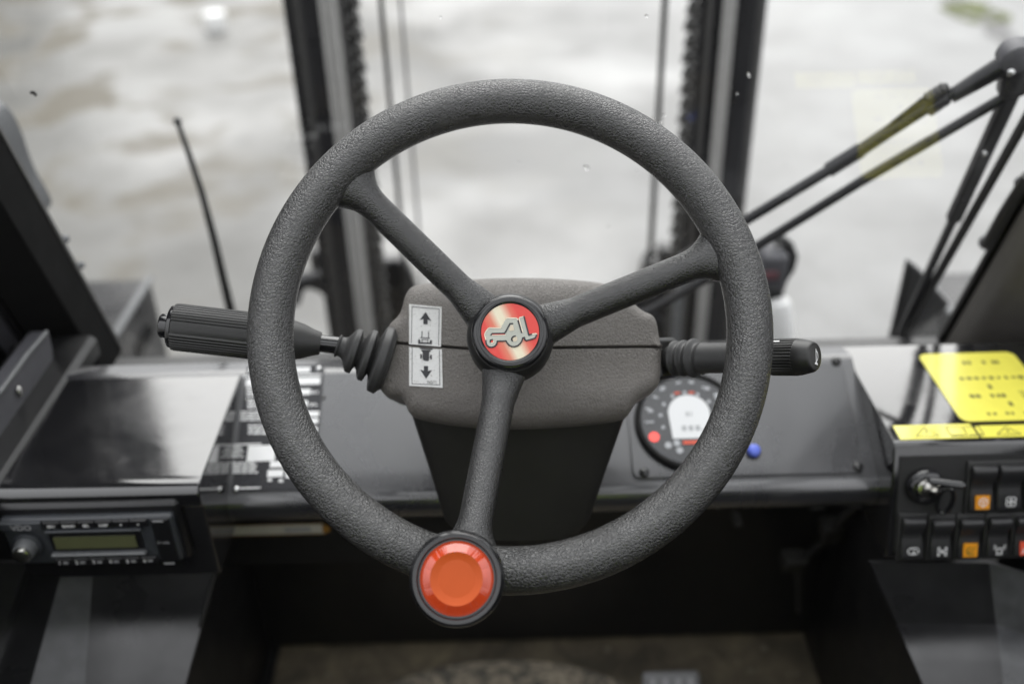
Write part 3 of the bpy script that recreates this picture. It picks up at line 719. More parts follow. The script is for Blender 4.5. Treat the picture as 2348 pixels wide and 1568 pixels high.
# ignition lock and key
kc = sp(2118, 1112, .001); ig = thing('ignition_lock', 'round ignition lock with steel barrel beside the rocker switches', 'ignition lock', kc)
m_ = MB(); m_.lathe(kc, S_N, [(0,.0185),(.006,.018),(.010,.0155),(.011,.0125),(.008,.010)], 40); obj('lock_collar', m_, MAT['lever_gloss'], ig, smooth=40)
m_ = MB(); m_.lathe(kc, S_N, [(.002,.0098),(.010,.0096),(.0108,.0085),(.0108,.0004)], 32); obj('lock_barrel', m_, MAT['chrome'], ig, smooth=40)
kk = thing('ignition_key', 'black headed key in the ignition lock with its ring hanging down', 'key', kc+S_N*.011)
m_ = MB(); m_.bar(kc+S_N*.009, kc+S_N*.020+V(.008,0,.0), .009, .0022, up=S_U); obj('key_blade', m_, MAT['chrome'], kk)
e_ = (V(1,0,0)*.9+S_N*.45).normalized()
m_ = MB(); m_.box(kc+S_N*.022+V(.010,0,.013), .034, .007, .010, e_, S_U, e_.cross(S_U), bev=.003); obj('key_head', m_, MAT['lever_gloss'], kk, bevel=.002)
tp = []
c_ = kc+S_N*.020+V(.014,0,-.010)
for k in range(25):
    a = 2*math.pi*k/24; tp.append(c_+V(math.sin(a)*.0065, 0, math.cos(a)*.0155)+S_N*.002*math.sin(a))
m_ = MB(); m_.tube(tp, .0024, 10); obj('key_ring', m_, MAT['lever_gloss'], kk, smooth=60)
# stickers on the top
def top_poly(pts, z, m, parent, name, r=0.0):
    mb = MB(); P = [hz(x, y, z) for x, y in pts]; mb.prism(P, V(0,0,-.0006)); return obj(name, mb, m, parent)
ZT = ZR+.0010
st = thing('instruction_sticker', 'large yellow sticker with rounded corners and faint diagrams on the right console top', 'sticker', hz(2260,890,ZT))
a0 = hz(2104,812,ZT); a1 = hz(2205,966,ZT); x0_, x1_ = (a0.x+a1.x)/2, (a0.x+a1.x)/2+.103; yb_, yt_ = a1.y, a0.y
pts = []
for (cx, cy, s0) in ((x1_-.009, yt_-.009, 0), (x0_+.009, yt_-.009, 90), (x0_+.009, yb_+.009, 180), (x1_-.009, yb_+.009, 270)):
    for k in range(6): a = R(s0+18*k); pts.append(V(cx+.009*math.cos(a), cy+.009*math.sin(a), ZT))
m_ = MB(); m_.prism(pts, V(0,0,-.0006)); obj('yellow_film', m_, MAT['yellow'], st)
m_ = MB(); rr = random.Random(11)
def tq(u, v, w, h, z=ZT+.0003):        # printed bar on the sticker, u,v in 0..1
    cx, cy = x0_+(x1_-x0_)*u, yb_+(yt_-yb_)*v
    m_.add([V(cx+a*w/2, cy+b*h/2, z) for a,b in ((-1,-1),(1,-1),(1,1),(-1,1))], [(0,1,2,3)])
for u in (.42,.47,.62,.72,.76): tq(u, .84, .0035, .006)
for k in range(9): tq(.28+.075*k, .60, rr.uniform(.003,.006), rr.uniform(.003,.006))
tq(.50, .47, .004, .007)
for u in (.26,.32,.46,.52,.57): tq(u, .34, rr.uniform(.003,.006), .006)
for k in range(4): tq(.82, .30+.03*k, .016, .0012)
tq(.58, .22, .004, .007)
for u in (.30,.36,.48,.53,.66): tq(u, .09, rr.uniform(.003,.005), .004)
for k in range(3): tq(.85, .07+.03*k, .014, .0012)
o = obj('diagram_print', m_, MAT['olive_print'], st); o['kind'] = 'stuff'
def warn_sticker(px0, px1, lab):
    A, B = hz(px0,974,ZT), hz(px0,1016,ZT); t = thing('warning_sticker', lab, 'sticker', A)
    xa, xb = (A.x+B.x)/2, hz(px1,990,ZT).x; ya, yb = .7560, hz((px0+px1)/2, 973, ZT).y
    m_ = MB(); m_.prism([V(xa,ya,ZT),V(xb,ya,ZT),V(xb,yb,ZT),V(xa,yb,ZT)], V(0,0,-.0006)); obj('yellow_film', m_, MAT['yellow'], t)
    m_ = MB(); Z_ = ZT+.0003; h = yb-ya
    def ln(p, q, w=.0011):
        p, q = Vector(p), Vector(q); d = (q-p).normalized(); n = Vector((-d.y,d.x))*w/2
        m_.add([V(xa+v.x, ya+v.y, Z_) for v in (p-n,q-n,q+n,p+n)], [(0,1,2,3)])
    W = .089
    ln((.18*W,.18*h),(.33*W,.82*h)); ln((.33*W,.82*h),(.44*W,.18*h)); ln((.44*W,.18*h),(.18*W,.18*h)); ln((.32*W,.35*h),(.325*W,.62*h),.0016)
    for x in (.56,.74,.92): ln((x*W,.22*h),(x*W,.80*h))
    for y in (.22,.80): ln((.56*W,y*h),(.72*W,(y-.05)*h)); ln((.76*W,(y-.05)*h),(.92*W,y*h))
    ln((.56*W,.12*h),(.92*W,.12*h))
    obj('symbol_print', m_, MAT['olive_print'], t)
warn_sticker(2058, 2237, 'small yellow warning sticker with triangle and open book, left of the pair')
warn_sticker(2246, 2425, 'small yellow warning sticker with triangle, cut by the right edge of the photo')

# ------------------------------------------------------------------ footwell
fw = thing('footwell', 'dark footwell under the dashboard between two sheet metal pedestals', 'footwell', (XC, .9, -1.24))
ZF = -1.24
yF = hz(1230,1450,ZF).y; xa = hz(625,1468,ZF).x; xb = hz(1838,1442,ZF).x
m_ = MB(); m_.box((XC, yF+.05, -1.03), 1.18, .03, .42); obj('front_wall', m_, MAT['black_satin'], fw)
m_ = MB(); m_.prism([V(xa,yF+.035,ZF), V(xa,yF+.035,ZF+.05), V(xa,yF+.028,ZF+.055), V(xa,yF,ZF+.004)], V(xb-xa,0,0)); obj('toe_strip', m_, MAT['fascia'], fw, bevel=.002)
for s, x in ((-1, xa),(1, xb)):
    m_ = MB(); m_.prism([V(x,yF+.034,ZF), V(x,yF+.034,-.72), V(x+s*-.0,.78,-.72), V(x,.55,ZF)], V(s*.012,0,0)); obj('side_wall', m_, MAT['black_satin'], fw)
# underside of the dash: brackets, wiring boxes
for (px, py, w, h) in ((1905,1215,.030,.030),(1820,1285,.034,.024),(1690,1190,.010,.010),(1870,1150,.02,.008),(1425,1150,.012,.008)):
    p = hy(px, py, 1.02); m_ = MB(); m_.box(p, w, .03, h, bev=.003); obj('wiring_box', m_, MAT['shroud'], fw)
m_ = MB(); m_.tube([hy(1970,1155,.98), hy(1930,1190,1.0), hy(1900,1230,1.02), hy(1830,1290,1.02), hy(1835,1400,1.02)], .006, 8); obj('cable', m_, MAT['fascia'], fw, smooth=60)
# pedestals below each console: folded sheet
def pedestal(pxs, xs_side, name, lab, sgn):
    t = thing(name, lab, 'pedestal', (0 if False else hy(pxs[0][0], 1400, .75).x, .72, ZF))
    P0 = V(0,.742,-.712); NN = V(0,-.93,.367).normalized()     # leaning plate facing the driver
    def q(px, py): return hit(px, py, P0, NN)
    return t, q
t, q = pedestal([(215,0)], None, 'pedestal', 'folded glossy black sheet pedestal under the radio console', -1)
def qz(px, py, z): return None
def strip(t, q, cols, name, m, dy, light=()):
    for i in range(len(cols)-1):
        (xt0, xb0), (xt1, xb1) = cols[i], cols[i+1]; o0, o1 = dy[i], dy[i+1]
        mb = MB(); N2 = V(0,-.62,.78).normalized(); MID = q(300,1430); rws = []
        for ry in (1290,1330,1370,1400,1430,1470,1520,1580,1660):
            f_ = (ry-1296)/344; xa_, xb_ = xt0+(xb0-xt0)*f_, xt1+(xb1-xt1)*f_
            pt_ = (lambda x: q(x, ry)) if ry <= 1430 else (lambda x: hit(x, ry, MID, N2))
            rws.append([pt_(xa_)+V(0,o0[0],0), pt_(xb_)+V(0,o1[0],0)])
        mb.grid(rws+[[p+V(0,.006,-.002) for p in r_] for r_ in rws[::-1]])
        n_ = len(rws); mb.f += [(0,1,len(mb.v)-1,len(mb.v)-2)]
        obj('painted_streak' if i in light else name, mb, MAT['painted_streak'] if i in light else m, t, smooth=60)  # columns in light get the reflection streak as a lighter colour
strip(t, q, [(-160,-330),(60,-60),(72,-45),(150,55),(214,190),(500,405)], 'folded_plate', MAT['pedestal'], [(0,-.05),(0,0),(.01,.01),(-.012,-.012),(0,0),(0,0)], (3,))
m_ = MB(); a, b = q(499,1290), q(404,1640); m_.tube([a, a.lerp(b,.5), b], .0025, 8); obj('edge_roll', m_, MAT['fascia'], t, smooth=60)
t, q = pedestal([(2100,0)], None, 'pedestal', 'folded glossy black sheet pedestal under the switch console', 1)
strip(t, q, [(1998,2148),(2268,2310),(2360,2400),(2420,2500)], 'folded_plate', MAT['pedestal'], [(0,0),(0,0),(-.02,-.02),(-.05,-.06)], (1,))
# floor mat, worn patch, pedal
fm = thing('floor_mat', 'dirty brown black floor mat with debris in the footwell', 'floor mat', (XC, yF-.2, ZF))
m_ = MB(); m_.box((XC, yF-.36, ZF-.004), xb-xa-.01, .70, .006, bev=.002); obj('mat_sheet', m_, MAT['mat'], fm)
c1, c2 = hz(870,1568,ZF), hz(1430,1568,ZF); top_ = hz(1130,1518,ZF)
m_ = MB(); pts = []
cx = (c1.x+c2.x)/2; ry = top_.y-c1.y+.10; rx = (c2.x-c1.x)/2*1.28; cy = top_.y-ry
for k in range(40):
    a = 2*math.pi*k/40; pts.append(V(cx+rx*math.cos(a), cy+ry*math.sin(a), ZF+.004))
m_.prism(pts, V(0,0,-.004)); obj('heel_patch', m_, MAT['carpet'], fm)
m_ = MB(); rr = random.Random(21)
for k in range(70):
    p = hz(rr.uniform(640,1830), rr.uniform(1455,1575), ZF+.001); r_ = rr.choice((.0012,.0015,.002,.003)); m_.sphere(p, r_, 6, 4, (1,1,.6))
for (px, py) in ((752,1548),(1393,1488),(1720,1537),(1752,1485)): m_.sphere(hz(px,py,ZF+.001), .005, 7, 5, (1.2,1,.6))
o = obj('debris', m_, m_plain('crumbs', (.16,.14,.10), .8), fm); o['kind'] = 'stuff'
pd = thing('accelerator_pedal', 'grey ribbed accelerator pedal at the bottom of the footwell', 'pedal', hz(1535,1570,ZF))
pc = hz(1537,1560,ZF+.05); pw = (hz(1600,1560,ZF+.05)-hz(1472,1560,ZF+.05)).x
pu_ = V(0,.80,.60); pn = V(0,-.60,.80); base = hz(1537,1538,ZF+.10)
m_ = MB(); m_.box(base-pu_*.075, pw, .15, .012, V(1,0,0), pu_, pn, bev=.004); obj('pad', m_, m_plain('pedal_grey', (.16,.16,.165), .45), pd, bevel=.004, seg=3)
for k in range(4):
    m_ = MB(); m_.box(base-pu_*.075+V((k-1.5)*pw*.22,0,0)+pn*.0068, pw*.07, .13, .003, V(1,0,0), pu_, pn); obj('rib', m_, MAT['grey_print'], pd, bevel=.001)
m_ = MB(); m_.bar(base-pu_*.05-pn*.008, V(base.x, base.y+.03, ZF), .02, .02); obj('pedal_arm', m_, MAT['black_satin'], pd)

# ------------------------------------------------------------------ steering column
TW = R(43.5)
EX = V(1,0,0); EY = V(0, math.sin(TW), math.cos(TW)); EZ = V(0, -math.cos(TW), math.sin(TW))
WC = V(-.0012, .6184, -.3716)                       # centre of the rim plane
HUB = WC - EZ*.030                                  # dished hub
def wl(u, v, w, o=WC): return o+EX*u+EY*v+EZ*w
def wpx(px, py, w):                                 # point of the wheel-parallel plane at height w seen along a sight line
    return hit(px, py, WC+EZ*w, EZ)
def wuv(px, py, w): p = wpx(px, py, w)-WC; return p.x, p.dot(EY)
CW = -.098
sc_ = thing('steering_column', 'grey brown grained steering column cover with a split seam and tapering shroud', 'steering column', wl(0,-.1,CW-.1))
def smooth_loop(pts, it=2):
    for _ in range(it):
        q = []
        for i in range(len(pts)):
            a, b = Vector(pts[i]), Vector(pts[(i+1) % len(pts)]); q += [a.lerp(b,.25), a.lerp(b,.75)]
        pts = q
    return pts
top_out = [(886,786),(880,772),(890,742),(914,722),(922,700),(926,676),(938,650),(970,640),(1060,630),(1190,624),(1310,631),(1400,645),(1430,660),(1450,690),(1475,712),(1498,720),(1508,738),(1512,765),(1517,797)]
bot_out = [(1517,801),(1517,840),(1515,875),(1503,893),(1475,908),(1462,918),(1450,938),(1440,952),(1400,962),(1300,972),(1175,978),(1060,972),(980,960),(938,948),(930,930),(922,908),(895,908),(874,898),(866,880),(872,850),(884,790)]
def resample(pts, seam_a, seam_b, n=6):
    # round everything except the straight seam between last and first point
    out = [Vector(pts[0])]
    q = [Vector(p) for p in pts]
    for _ in range(2):
        r_ = [q[0]]
        for i in range(len(q)-1): r_ += [q[i].lerp(q[i+1],.25), q[i].lerp(q[i+1],.75)]
        r_.append(q[-1]); q = r_
    return q
def shell(pts_px, top, name, m):
    q = resample(pts_px, None, None); seam = []
    a, b = q[-1], q[0]
    N = 18
    for k in range(1, N):
        p = a.lerp(b, k/N)
        x = p.x; y = 787+ (x-886)*(802-787)/(1075-886) if x < 1075 else 802-(x-1075)*(5/440)
        p = Vector((x, y+(-1.2 if top else 1.6)))
        seam.append(p)
    loop = [Vector(wuv(p.x, p.y, CW)) for p in q+seam]; nb = len(q)
    n = len(loop)
    nrm = []
    area = sum(loop[i].x*loop[(i+1) % n].y-loop[(i+1) % n].x*loop[i].y for i in range(n)); sg = 1 if area > 0 else -1
    for i in range(n):
        t = (loop[(i+1) % n]-loop[i-1]).normalized(); nrm.append(Vector((t.y,-t.x))*sg)
    ws_ = []
    for i in range(n):
        if i >= nb: ws_.append(.10)
        else:
            d = min(i, nb-1-i); ws_.append(.10 if d == 0 else min(1, .10+.9*d/5))
    layers = [(.0115,.0060),(.0100,.0060),(.0072,.0056),(.0046,.0044),(.0022,.0022),(.0006,-.0010),(0,-.0045),(.0,-.03),(.004,-.085)]
    mb = MB(); L_ = []
    for ins, w in layers:
        L_.append([wl(loop[i].x-nrm[i].x*ins*ws_[i], loop[i].y-nrm[i].y*ins*ws_[i], CW+w*(1 if w < 0 else 1)*(1 if ws_[i] > .3 or w < .0 else 1)) for i in range(n)])
    # rings towards the middle of the front, bent back near the top and bottom edges
    v_t0, v_t1 = wuv(1170,700,CW)[1], wuv(1170,640,CW)[1]; v_b0, v_b1 = wuv(1170,900,CW)[1], wuv(1170,975,CW)[1]
    def dome(v):
        if v > v_t0: return -.009*min(1.3,(v-v_t0)/(v_t1-v_t0))**2
        if v < v_b0: return -.013*min(1.3,(v_b0-v)/(v_b0-v_b1))**2
        return 0.0
    def sv(u):
        px_ = 1174+u*2770
        y = 787+(px_-886)*15/189 if px_ < 1075 else 802-(px_-1075)*5/440
        return wuv(1174, y, CW)[1]
    vsc = {}
    from mathutils.geometry import delaunay_2d_cdt
    base_loop = [Vector(((p-WC).x, (p-WC).dot(EY))) for p in L_[0]]
    def inside(q):
        c = False
        for i in range(n):
            p1, p2 = base_loop[i], base_loop[i-1]
            if (p1.y > q.y) != (p2.y > q.y) and q.x < (p2.x-p1.x)*(q.y-p1.y)/(p2.y-p1.y)+p1.x: c = not c
        return c
    xs = [p.x for p in base_loop]; ys = [p.y for p in base_loop]; pts2 = list(base_loop); st_ = .0045
    gx0 = min(xs)
    while gx0 < max(xs):
        gy0 = min(ys)
        while gy0 < max(ys):
            q_ = Vector((gx0, gy0))
            if inside(q_) and min((q_-p).length for p in base_loop) > .0028: pts2.append(q_)
            gy0 += st_
        gx0 += st_
    vo_, _, fo_, *_r = delaunay_2d_cdt(pts2, [(i, (i+1) % n) for i in range(n)], [list(range(n))] if sg > 0 else [list(range(n-1,-1,-1))], 1, 1e-7)
    mb.add([wl(p.x, p.y, CW+.0060+dome(p.y)) for p in vo_], [tuple(f) for f in fo_])
    L_ = [[p+EZ*dome((p-WC).dot(EY)) for p in r_] for r_ in L_]
    vs = [p for r_ in L_ for p in r_]; fs = []
    for k in range(len(L_)-1):
        for i in range(n): j = (i+1) % n; fs.append((k*n+i, k*n+j, (k+1)*n+j, (k+1)*n+i))
    mb.add(vs, fs)
    return obj(name, mb, m, sc_, smooth=38)
shell(top_out, True, 'cover_shell', MAT['cover'])
shell(bot_out, False, 'cover_shell', MAT['cover'])
m_ = MB(); A = wuv(900,760,CW); B = wuv(1500,840,CW)
m_.box(wl((A[0]+B[0])/2, (A[1]+B[1])/2, CW-.030), B[0]-A[0], A[1]-B[1], .050, EX, EY, EZ); obj('inner_core', m_, MAT['seam'], sc_)
# shroud running down to the dash
S0 = wl(0, wuv(1170,968,CW)[1]+.004, CW-.012)
def row(pxl, pxr, py, pt):
    n = V(0,-1,.10).normalized(); return hit(pxl, py, pt, n), hit(pxr, py, pt, n)
SP = wpx(1170, 955, CW-.022)
a0, b0 = row(934,1446,946,SP); a1, b1 = row(984,1392,1100,SP); a2, b2 = row(1016,1356,1205,SP); a3, b3 = row(1040,1336,1232,SP)
BK = V(0,.16,.02)
def srow(a, b, k=.012):
    r_ = [a+V(0,k,0), a+V(k*.3,k*.3,0), a+V(k,0,0)]; r_ += [a.lerp(b,t)+V(0,-.004*math.sin(math.pi*t),0) for t in (.15,.3,.5,.7,.85)]
    r_ += [b+V(-k,0,0), b+V(-k*.3,k*.3,0), b+V(0,k,0), b+BK, a+BK]; return r_
rows = [srow(a0,b0), srow(a1,b1), srow(a2,b2), srow(a3,b3,.016)]
mb = MB(); n = len(rows[0]); vs = [p for r_ in rows for p in r_]; fs = []
for k in range(3):
    for i in range(n): j = (i+1) % n; fs.append((k*n+i, k*n+j, (k+1)*n+j, (k+1)*n+i))
fs.append(tuple(range(n))); fs.append(tuple(3*n+i for i in range(n))); mb.add(vs, fs)
obj('column_shroud', mb, MAT['shroud'], sc_, smooth=50)
# direction label across the seam (two halves)
lb = thing('direction_label', 'white rectangular label with forklift drawing and up and down arrows, on the column cover', 'label', wpx(976,790,CW+.008))
LW = CW+.0066
def q4(pts, w=LW): return [wpx(x, y, w) for x, y in pts]
def decal(pts, name, m, parent, w): mb = MB(); mb.prism(q4(pts, w), EZ*-.0004); return obj(name, mb, m, parent)
decal([(938,697),(1013,704),(1011,795),(938,789)], 'label_half', MAT['label'], lb, LW)
decal([(938,796),(1013,801),(1015,889),(938,884)], 'label_half', MAT['label'], lb, LW)
# coordinates measured on the label: zoom factor 3.483 from source (1560,1150)
def zl(x, y): return ((1560+x/3.483)/1.7308, (1150+y/3.483)/1.7308)
mb = MB()
def pl(pts, w=LW+.0003): mb.add([wpx(*zl(*p), w) for p in pts], [tuple(range(len(pts)))])
def ls(a, b, w_): 
    a, b = Vector(a), Vector(b); t = (b-a).normalized(); n = Vector((-t.y,t.x))*w_/2; pl([a-n,b-n,b+n,a+n])
pl([(450,305),(530,432),(478,412),(476,478),(418,474),(418,406),(366,418)])
pl([(425,1050),(484,1052),(484,1120),(540,1108),(456,1230),(372,1100),(425,1118)])
ls((262,232),(640,264),9); ls((262,232),(252,738),8); ls((638,262),(628,768),8)
ls((264,775),(262,1295),8); ls((640,832),(646,1312),9); ls((258,1296),(648,1314),9)
ls((400,568),(398,662),12); ls((490,575),(490,668),12); ls((378,660),(510,670),13); ls((392,686),(490,692),10); ls((402,690),(402,722),9); ls((478,695),(478,728),9)
pl([(346,690),(358,680),(374,690),(378,720),(504,728),(510,700),(524,692),(538,702),(538,752),(346,745)])
ls((362,798),(548,818),14); ls((372,812),(540,826),10)
pl([(388,826),(522,834),(520,850),(500,862),(498,960),(490,980),(465,985),(420,975),(408,950),(408,860),(394,848)])
ls((386,888),(386,950),24); ls((524,898),(524,960),24); ls((386,920),(410,920),10); ls((500,926),(524,928),10)
obj('forklift_print', mb, MAT['black_print'], lb)
p = wpx(*zl(536,1278), LW+.0003); s_ = (wpx(*zl(536,1300), LW)-wpx(*zl(536,1256), LW)).length
text_obj('number_print', '76571', s_*1.30, p, EX, (EY*1+EX*-.02).normalized(), MAT['black_print'], lb, off=.0002, sx=.98)

# ------------------------------------------------------------------ steering wheel
sw = thing('steering_wheel', 'large black grained three-spoke steering wheel facing the driver', 'steering wheel', HUB)
m_ = MB(); R0, r0 = .1735, .0166; NA, NB = 220, 40; vs, fs = [], []
for i in range(NA):
    a = 2*math.pi*i/NA
    for j in range(NB):
        b = 2*math.pi*j/NB; rr_ = R0+r0*math.cos(b); vs.append(wl(rr_*math.cos(a), rr_*math.sin(a), r0*math.sin(b)*1.0))
for i in range(NA):
    for j in range(NB): fs.append((i*NB+j, ((i+1) % NA)*NB+j, ((i+1) % NA)*NB+(j+1) % NB, i*NB+(j+1) % NB))
m_.add(vs, fs); obj('rim', m_, MAT['rim'], sw, smooth=80)
def spoke(px, py, a_mid, flare=1.0):
    u, v = wuv(px, py, 0); d = Vector((u, v)).normalized(); nrm = Vector((-d.y, d.x)); m_ = MB(); rows = []; N = 44; n = 28
    for k in range(N+1):
        t = k/N; r_ = .020+(.168-.020)*t
        s = max(0, (t-.68)/.32); s = s*s*(3-2*s)
        zc_ = -.047+(.043)*(t**.9)
        hw = a_mid*(1+.06*(1-t))+ (.015*flare)*s**4.0
        hh = .0112+.0022*s
        e = max(0,(.22-t)/.22); hw += .006*e; hh += .004*e
        rows.append([wl(d.x*r_+nrm.x*hw*math.cos(b), d.y*r_+nrm.y*hw*math.cos(b), zc_+hh*math.sin(b)) for b in [2*math.pi*i/n for i in range(n)]])
    vs = [p for q in rows for p in q]; fs = []
    for k in range(N):
        for i in range(n): j = (i+1) % n; fs.append((k*n+i, k*n+j, (k+1)*n+j, (k+1)*n+i))
    fs.append(tuple(range(n))); fs.append(tuple(N*n+i for i in range(n))); m_.add(vs, fs)
    return obj('spoke', m_, MAT['spoke'], sw, smooth=80)
spoke(812,424,.0112); spoke(1648,580,.0112); spoke(1083,1225,.0118, .8)
m_ = MB(); m_.lathe(HUB, EZ, [(-.050,.026),(-.048,.0300),(-.030,.0330),(-.012,.0335),(-.004,.0320),(.000,.0295)], 64); obj('hub_boss', m_, MAT['boss'], sw, smooth=40)
hb = MB(); HR = .0292
hb.lathe(HUB, EZ, [(-.006,HR-.001),(.002,HR),(.0045,HR-.0006),(.0062,HR-.0025),(.0068,HR-.0050),(.0064,HR-.0068),(.0052,HR-.0075),(.0050,.0005)], 72)
hc = obj('hub_cap', hb, MAT['cap'], sw, smooth=50)
def m_emblem():
    t = NT('emblem_print'); 
    tc = t.n('ShaderNodeNewGeometry'); sub = t.n('ShaderNodeVectorMath', operation='SUBTRACT'); t.l(tc.outputs['Position'], sub.inputs[0]); sub.inputs[1].default_value = HUB+V(0,0,Z0)
    dx = t.n('ShaderNodeVectorMath', operation='DOT_PRODUCT'); t.l(sub.outputs[0], dx.inputs[0]); ax = (EX*.90+EY*.43).normalized(); dx.inputs[1].default_value = ax
    u = t.mapr(dx.outputs['Value'], -.0218, .0218, 0, 1)
    w = (.50,.42,.31) ; r_ = (.62,.028,.016)
    c = t.ramp(u, [(.0, r_),(.16, r_),(.30, (.60,.16,.09)),(.42, (.68,.62,.46)),(.52, (.68,.60,.44)),(.66, (.62,.12,.07)),(.76, r_),(1, r_)])
    t.bsdf(c.outputs[0], .35, 0, .5, .3); return t.m
em = MB(); ER = .0217; em.lathe(HUB+EZ*.0051, EZ, [(0,ER),(.0004,ER)], 64); eo = obj('emblem', em, m_emblem(), hc)
def ze(x, y):      # measured on the emblem enlargement -> local u,v in metres
    return ((x-872)/457*ER, -(y-700)/452*ER)
def ep(x, y, w): u, v = ze(x, y); return HUB+EX*u+EY*v+EZ*w
sil = [(470,745),(482,700),(525,640),(550,632),(725,640),(815,488),(830,482),(970,487),(990,497),(1003,525),(1050,720),(1072,712),(1018,500),(1030,480),(1095,462),(1165,760),(1205,752),(1275,740),(1288,760),(1262,815),(1125,852),(1100,840),(1092,800),(1068,805),(1055,850),(1030,890),(990,925),(940,942),(890,938),(850,915),(820,880),(805,848),(668,848),(655,895),(625,928),(580,942),(535,935),(505,908),(490,880),(487,830)]
GM = m_plain('emblem_silver', (.40,.41,.36), .4)
mb = MB(); mb.add([ep(x,y,.0058) for x,y in sil], [tuple(range(len(sil)))]); e1 = obj('emblem_forklift', mb, GM, hc)
def polyl(mb, pts, w, lvl, closed=False):
    for i in range(len(pts)-(0 if closed else 1)):
        a = Vector(pts[i]); b = Vector(pts[(i+1) % len(pts)]); d = (b-a); 
        if d.length < 1: continue
        d.normalize(); n = Vector((-d.y,d.x))*w/2; a2 = a-d*w*.35; b2 = b+d*w*.35
        mb.add([ep(q.x,q.y,lvl) for q in (a2-n,b2-n,b2+n,a2+n)], [(0,1,2,3)])
mb = MB()
polyl(mb, [(1098,465),(1165,762),(1208,752)], 22, .0062); polyl(mb, [(1288,765),(1262,815),(1125,852),(1103,840),(1094,800),(1068,805),(1055,850),(1030,890),(990,925),(940,942),(890,938),(850,915),(820,880),(805,848),(668,848),(655,895),(625,928),(580,942),(535,935),(505,908),(490,880),(487,830)], 22, .0062)
polyl(mb, [(1002,528),(1052,720)], 22, .0062); polyl(mb, [(570,745),(590,724),(778,726),(800,705),(872,575),(918,575)], 22, .0062)
polyl(mb, [(952,774),(918,782),(897,805),(895,830),(905,850)], 22, .0062); polyl(mb, [(555,858),(560,830),(590,822)], 22, .0062)
obj('emblem_outline', mb, MAT['black_print'], hc)
mb = MB()
polyl(mb, [(487,820),(470,745),(482,700),(525,640),(550,632),(725,640),(735,620)], 15, .0061); polyl(mb, [(815,492),(830,484),(970,487),(990,497),(1000,520)], 15, .0061)
polyl(mb, [(1072,712),(1018,500),(1030,480),(1090,464)], 15, .0061); polyl(mb, [(1212,750),(1275,740),(1290,752)], 15, .0061); polyl(mb, [(575,752),(800,752)], 9, .0061); polyl(mb, [(608,850),(600,868),(575,872)], 15, .0061)
obj('emblem_highlight', mb, m_plain('emblem_cream', (.74,.66,.52), .4), hc)
mb = MB()
for (cx, cy, r_) in ((582,846,20),): mb.add([ep(cx+r_*math.cos(R(20*k)), cy+r_*math.sin(R(20*k)), .00615) for k in range(18)], [tuple(range(18))])
mb.add([ep(x,y,.00615) for x,y in ((590,730),(780,731),(795,745),(580,745))], [(0,1,2,3)])
obj('emblem_red', mb, m_plain('emblem_red', (.62,.028,.016), .4), hc)
mb = MB(); mb.add([ep(938+46*math.cos(R(20*k)), 818+44*math.sin(R(20*k)), .00600) for k in range(18)], [tuple(range(18))]); mb.add([ep(x,y,.0060) for x,y in ((880,600),(918,588),(940,680),(870,690),(850,670))], [(0,1,2,3,4)])
obj('emblem_peach', mb, m_plain('emblem_peach', (.58,.50,.38), .4), hc)

# spinner knob
KN_L = .040
kb = wpx(1046, 1345, 0); uk, vk = (kb-WC).x, (kb-WC).dot(EY)
sk = thing('spinner_knob', 'round black spinner knob with faceted orange cap on the lower rim of the wheel', 'spinner knob', wl(uk, vk, .0))
kp = hit(1047,1326, WC+EZ*KN_L, EZ)
KA = (EZ*1.0 - V(0,0,0)).normalized()
uk, vk = (kp-WC).x, (kp-WC).dot(EY)
KR = .0302
m_ = MB(); m_.lathe(wl(uk,vk,.004), EZ, [(0,.020),(.012,.020),(.016,.024),(.022,KR),(.030,KR+.0012),(.034,KR+.0006),(.0365,KR-.0015),(.0365,KR-.0040),(.0340,KR-.0050)], 72); obj('knob_body', m_, MAT['cap'], sk, smooth=40)
m_ = MB(); m_.bar(wl(uk,vk,-.006), wl(uk,vk,.012), .034, .036, up=EX); obj('clamp', m_, MAT['lever'], sk, bevel=.005, seg=3)
NF = 10; Ro, Ri = KR-.0044, (KR-.0044)*.665; vs, fs = [], []
base_ = wl(uk,vk,.004+.034)
def kpnt(r_, a, h): return base_+EX*math.cos(a)*r_+EY*math.sin(a)*r_+EZ*h
m_ = MB()
for k in range(NF):
    a, b = R(18+36*k), R(18+36*(k+1)); ea = .0
    s_ = 8
    o_ = [kpnt(Ro, a+(b-a)*i/s_, -.0012) for i in range(s_+1)]; 
    am = (a+b)/2; cosm = math.cos((b-a)/2)
    i_ = [kpnt(Ri, a+(b-a)*i/s_, .0042+.0006*math.cos((a+(b-a)*i/s_-am)*4)) for i in range(s_+1)]
    # planar facet: shared average height, own vertices so that its edges stay crisp
    for i in range(s_): m_.add([o_[i], o_[i+1], i_[i+1], i_[i]], [(0,1,2,3)])
me_ = obj('orange_ring', m_, MAT['orange'], sk)
# crisp facets: give every facet one flat normal through its own plane
m_ = MB(); m_.lathe(base_, EZ, [(.0030,Ri),(.0049,Ri),(.0046,Ri*.96),(.0030,Ri*.7),(.0022,Ri*.35),(.0020,.0003)], 48); obj('orange_cap', m_, MAT['orange_core'], sk, smooth=50)

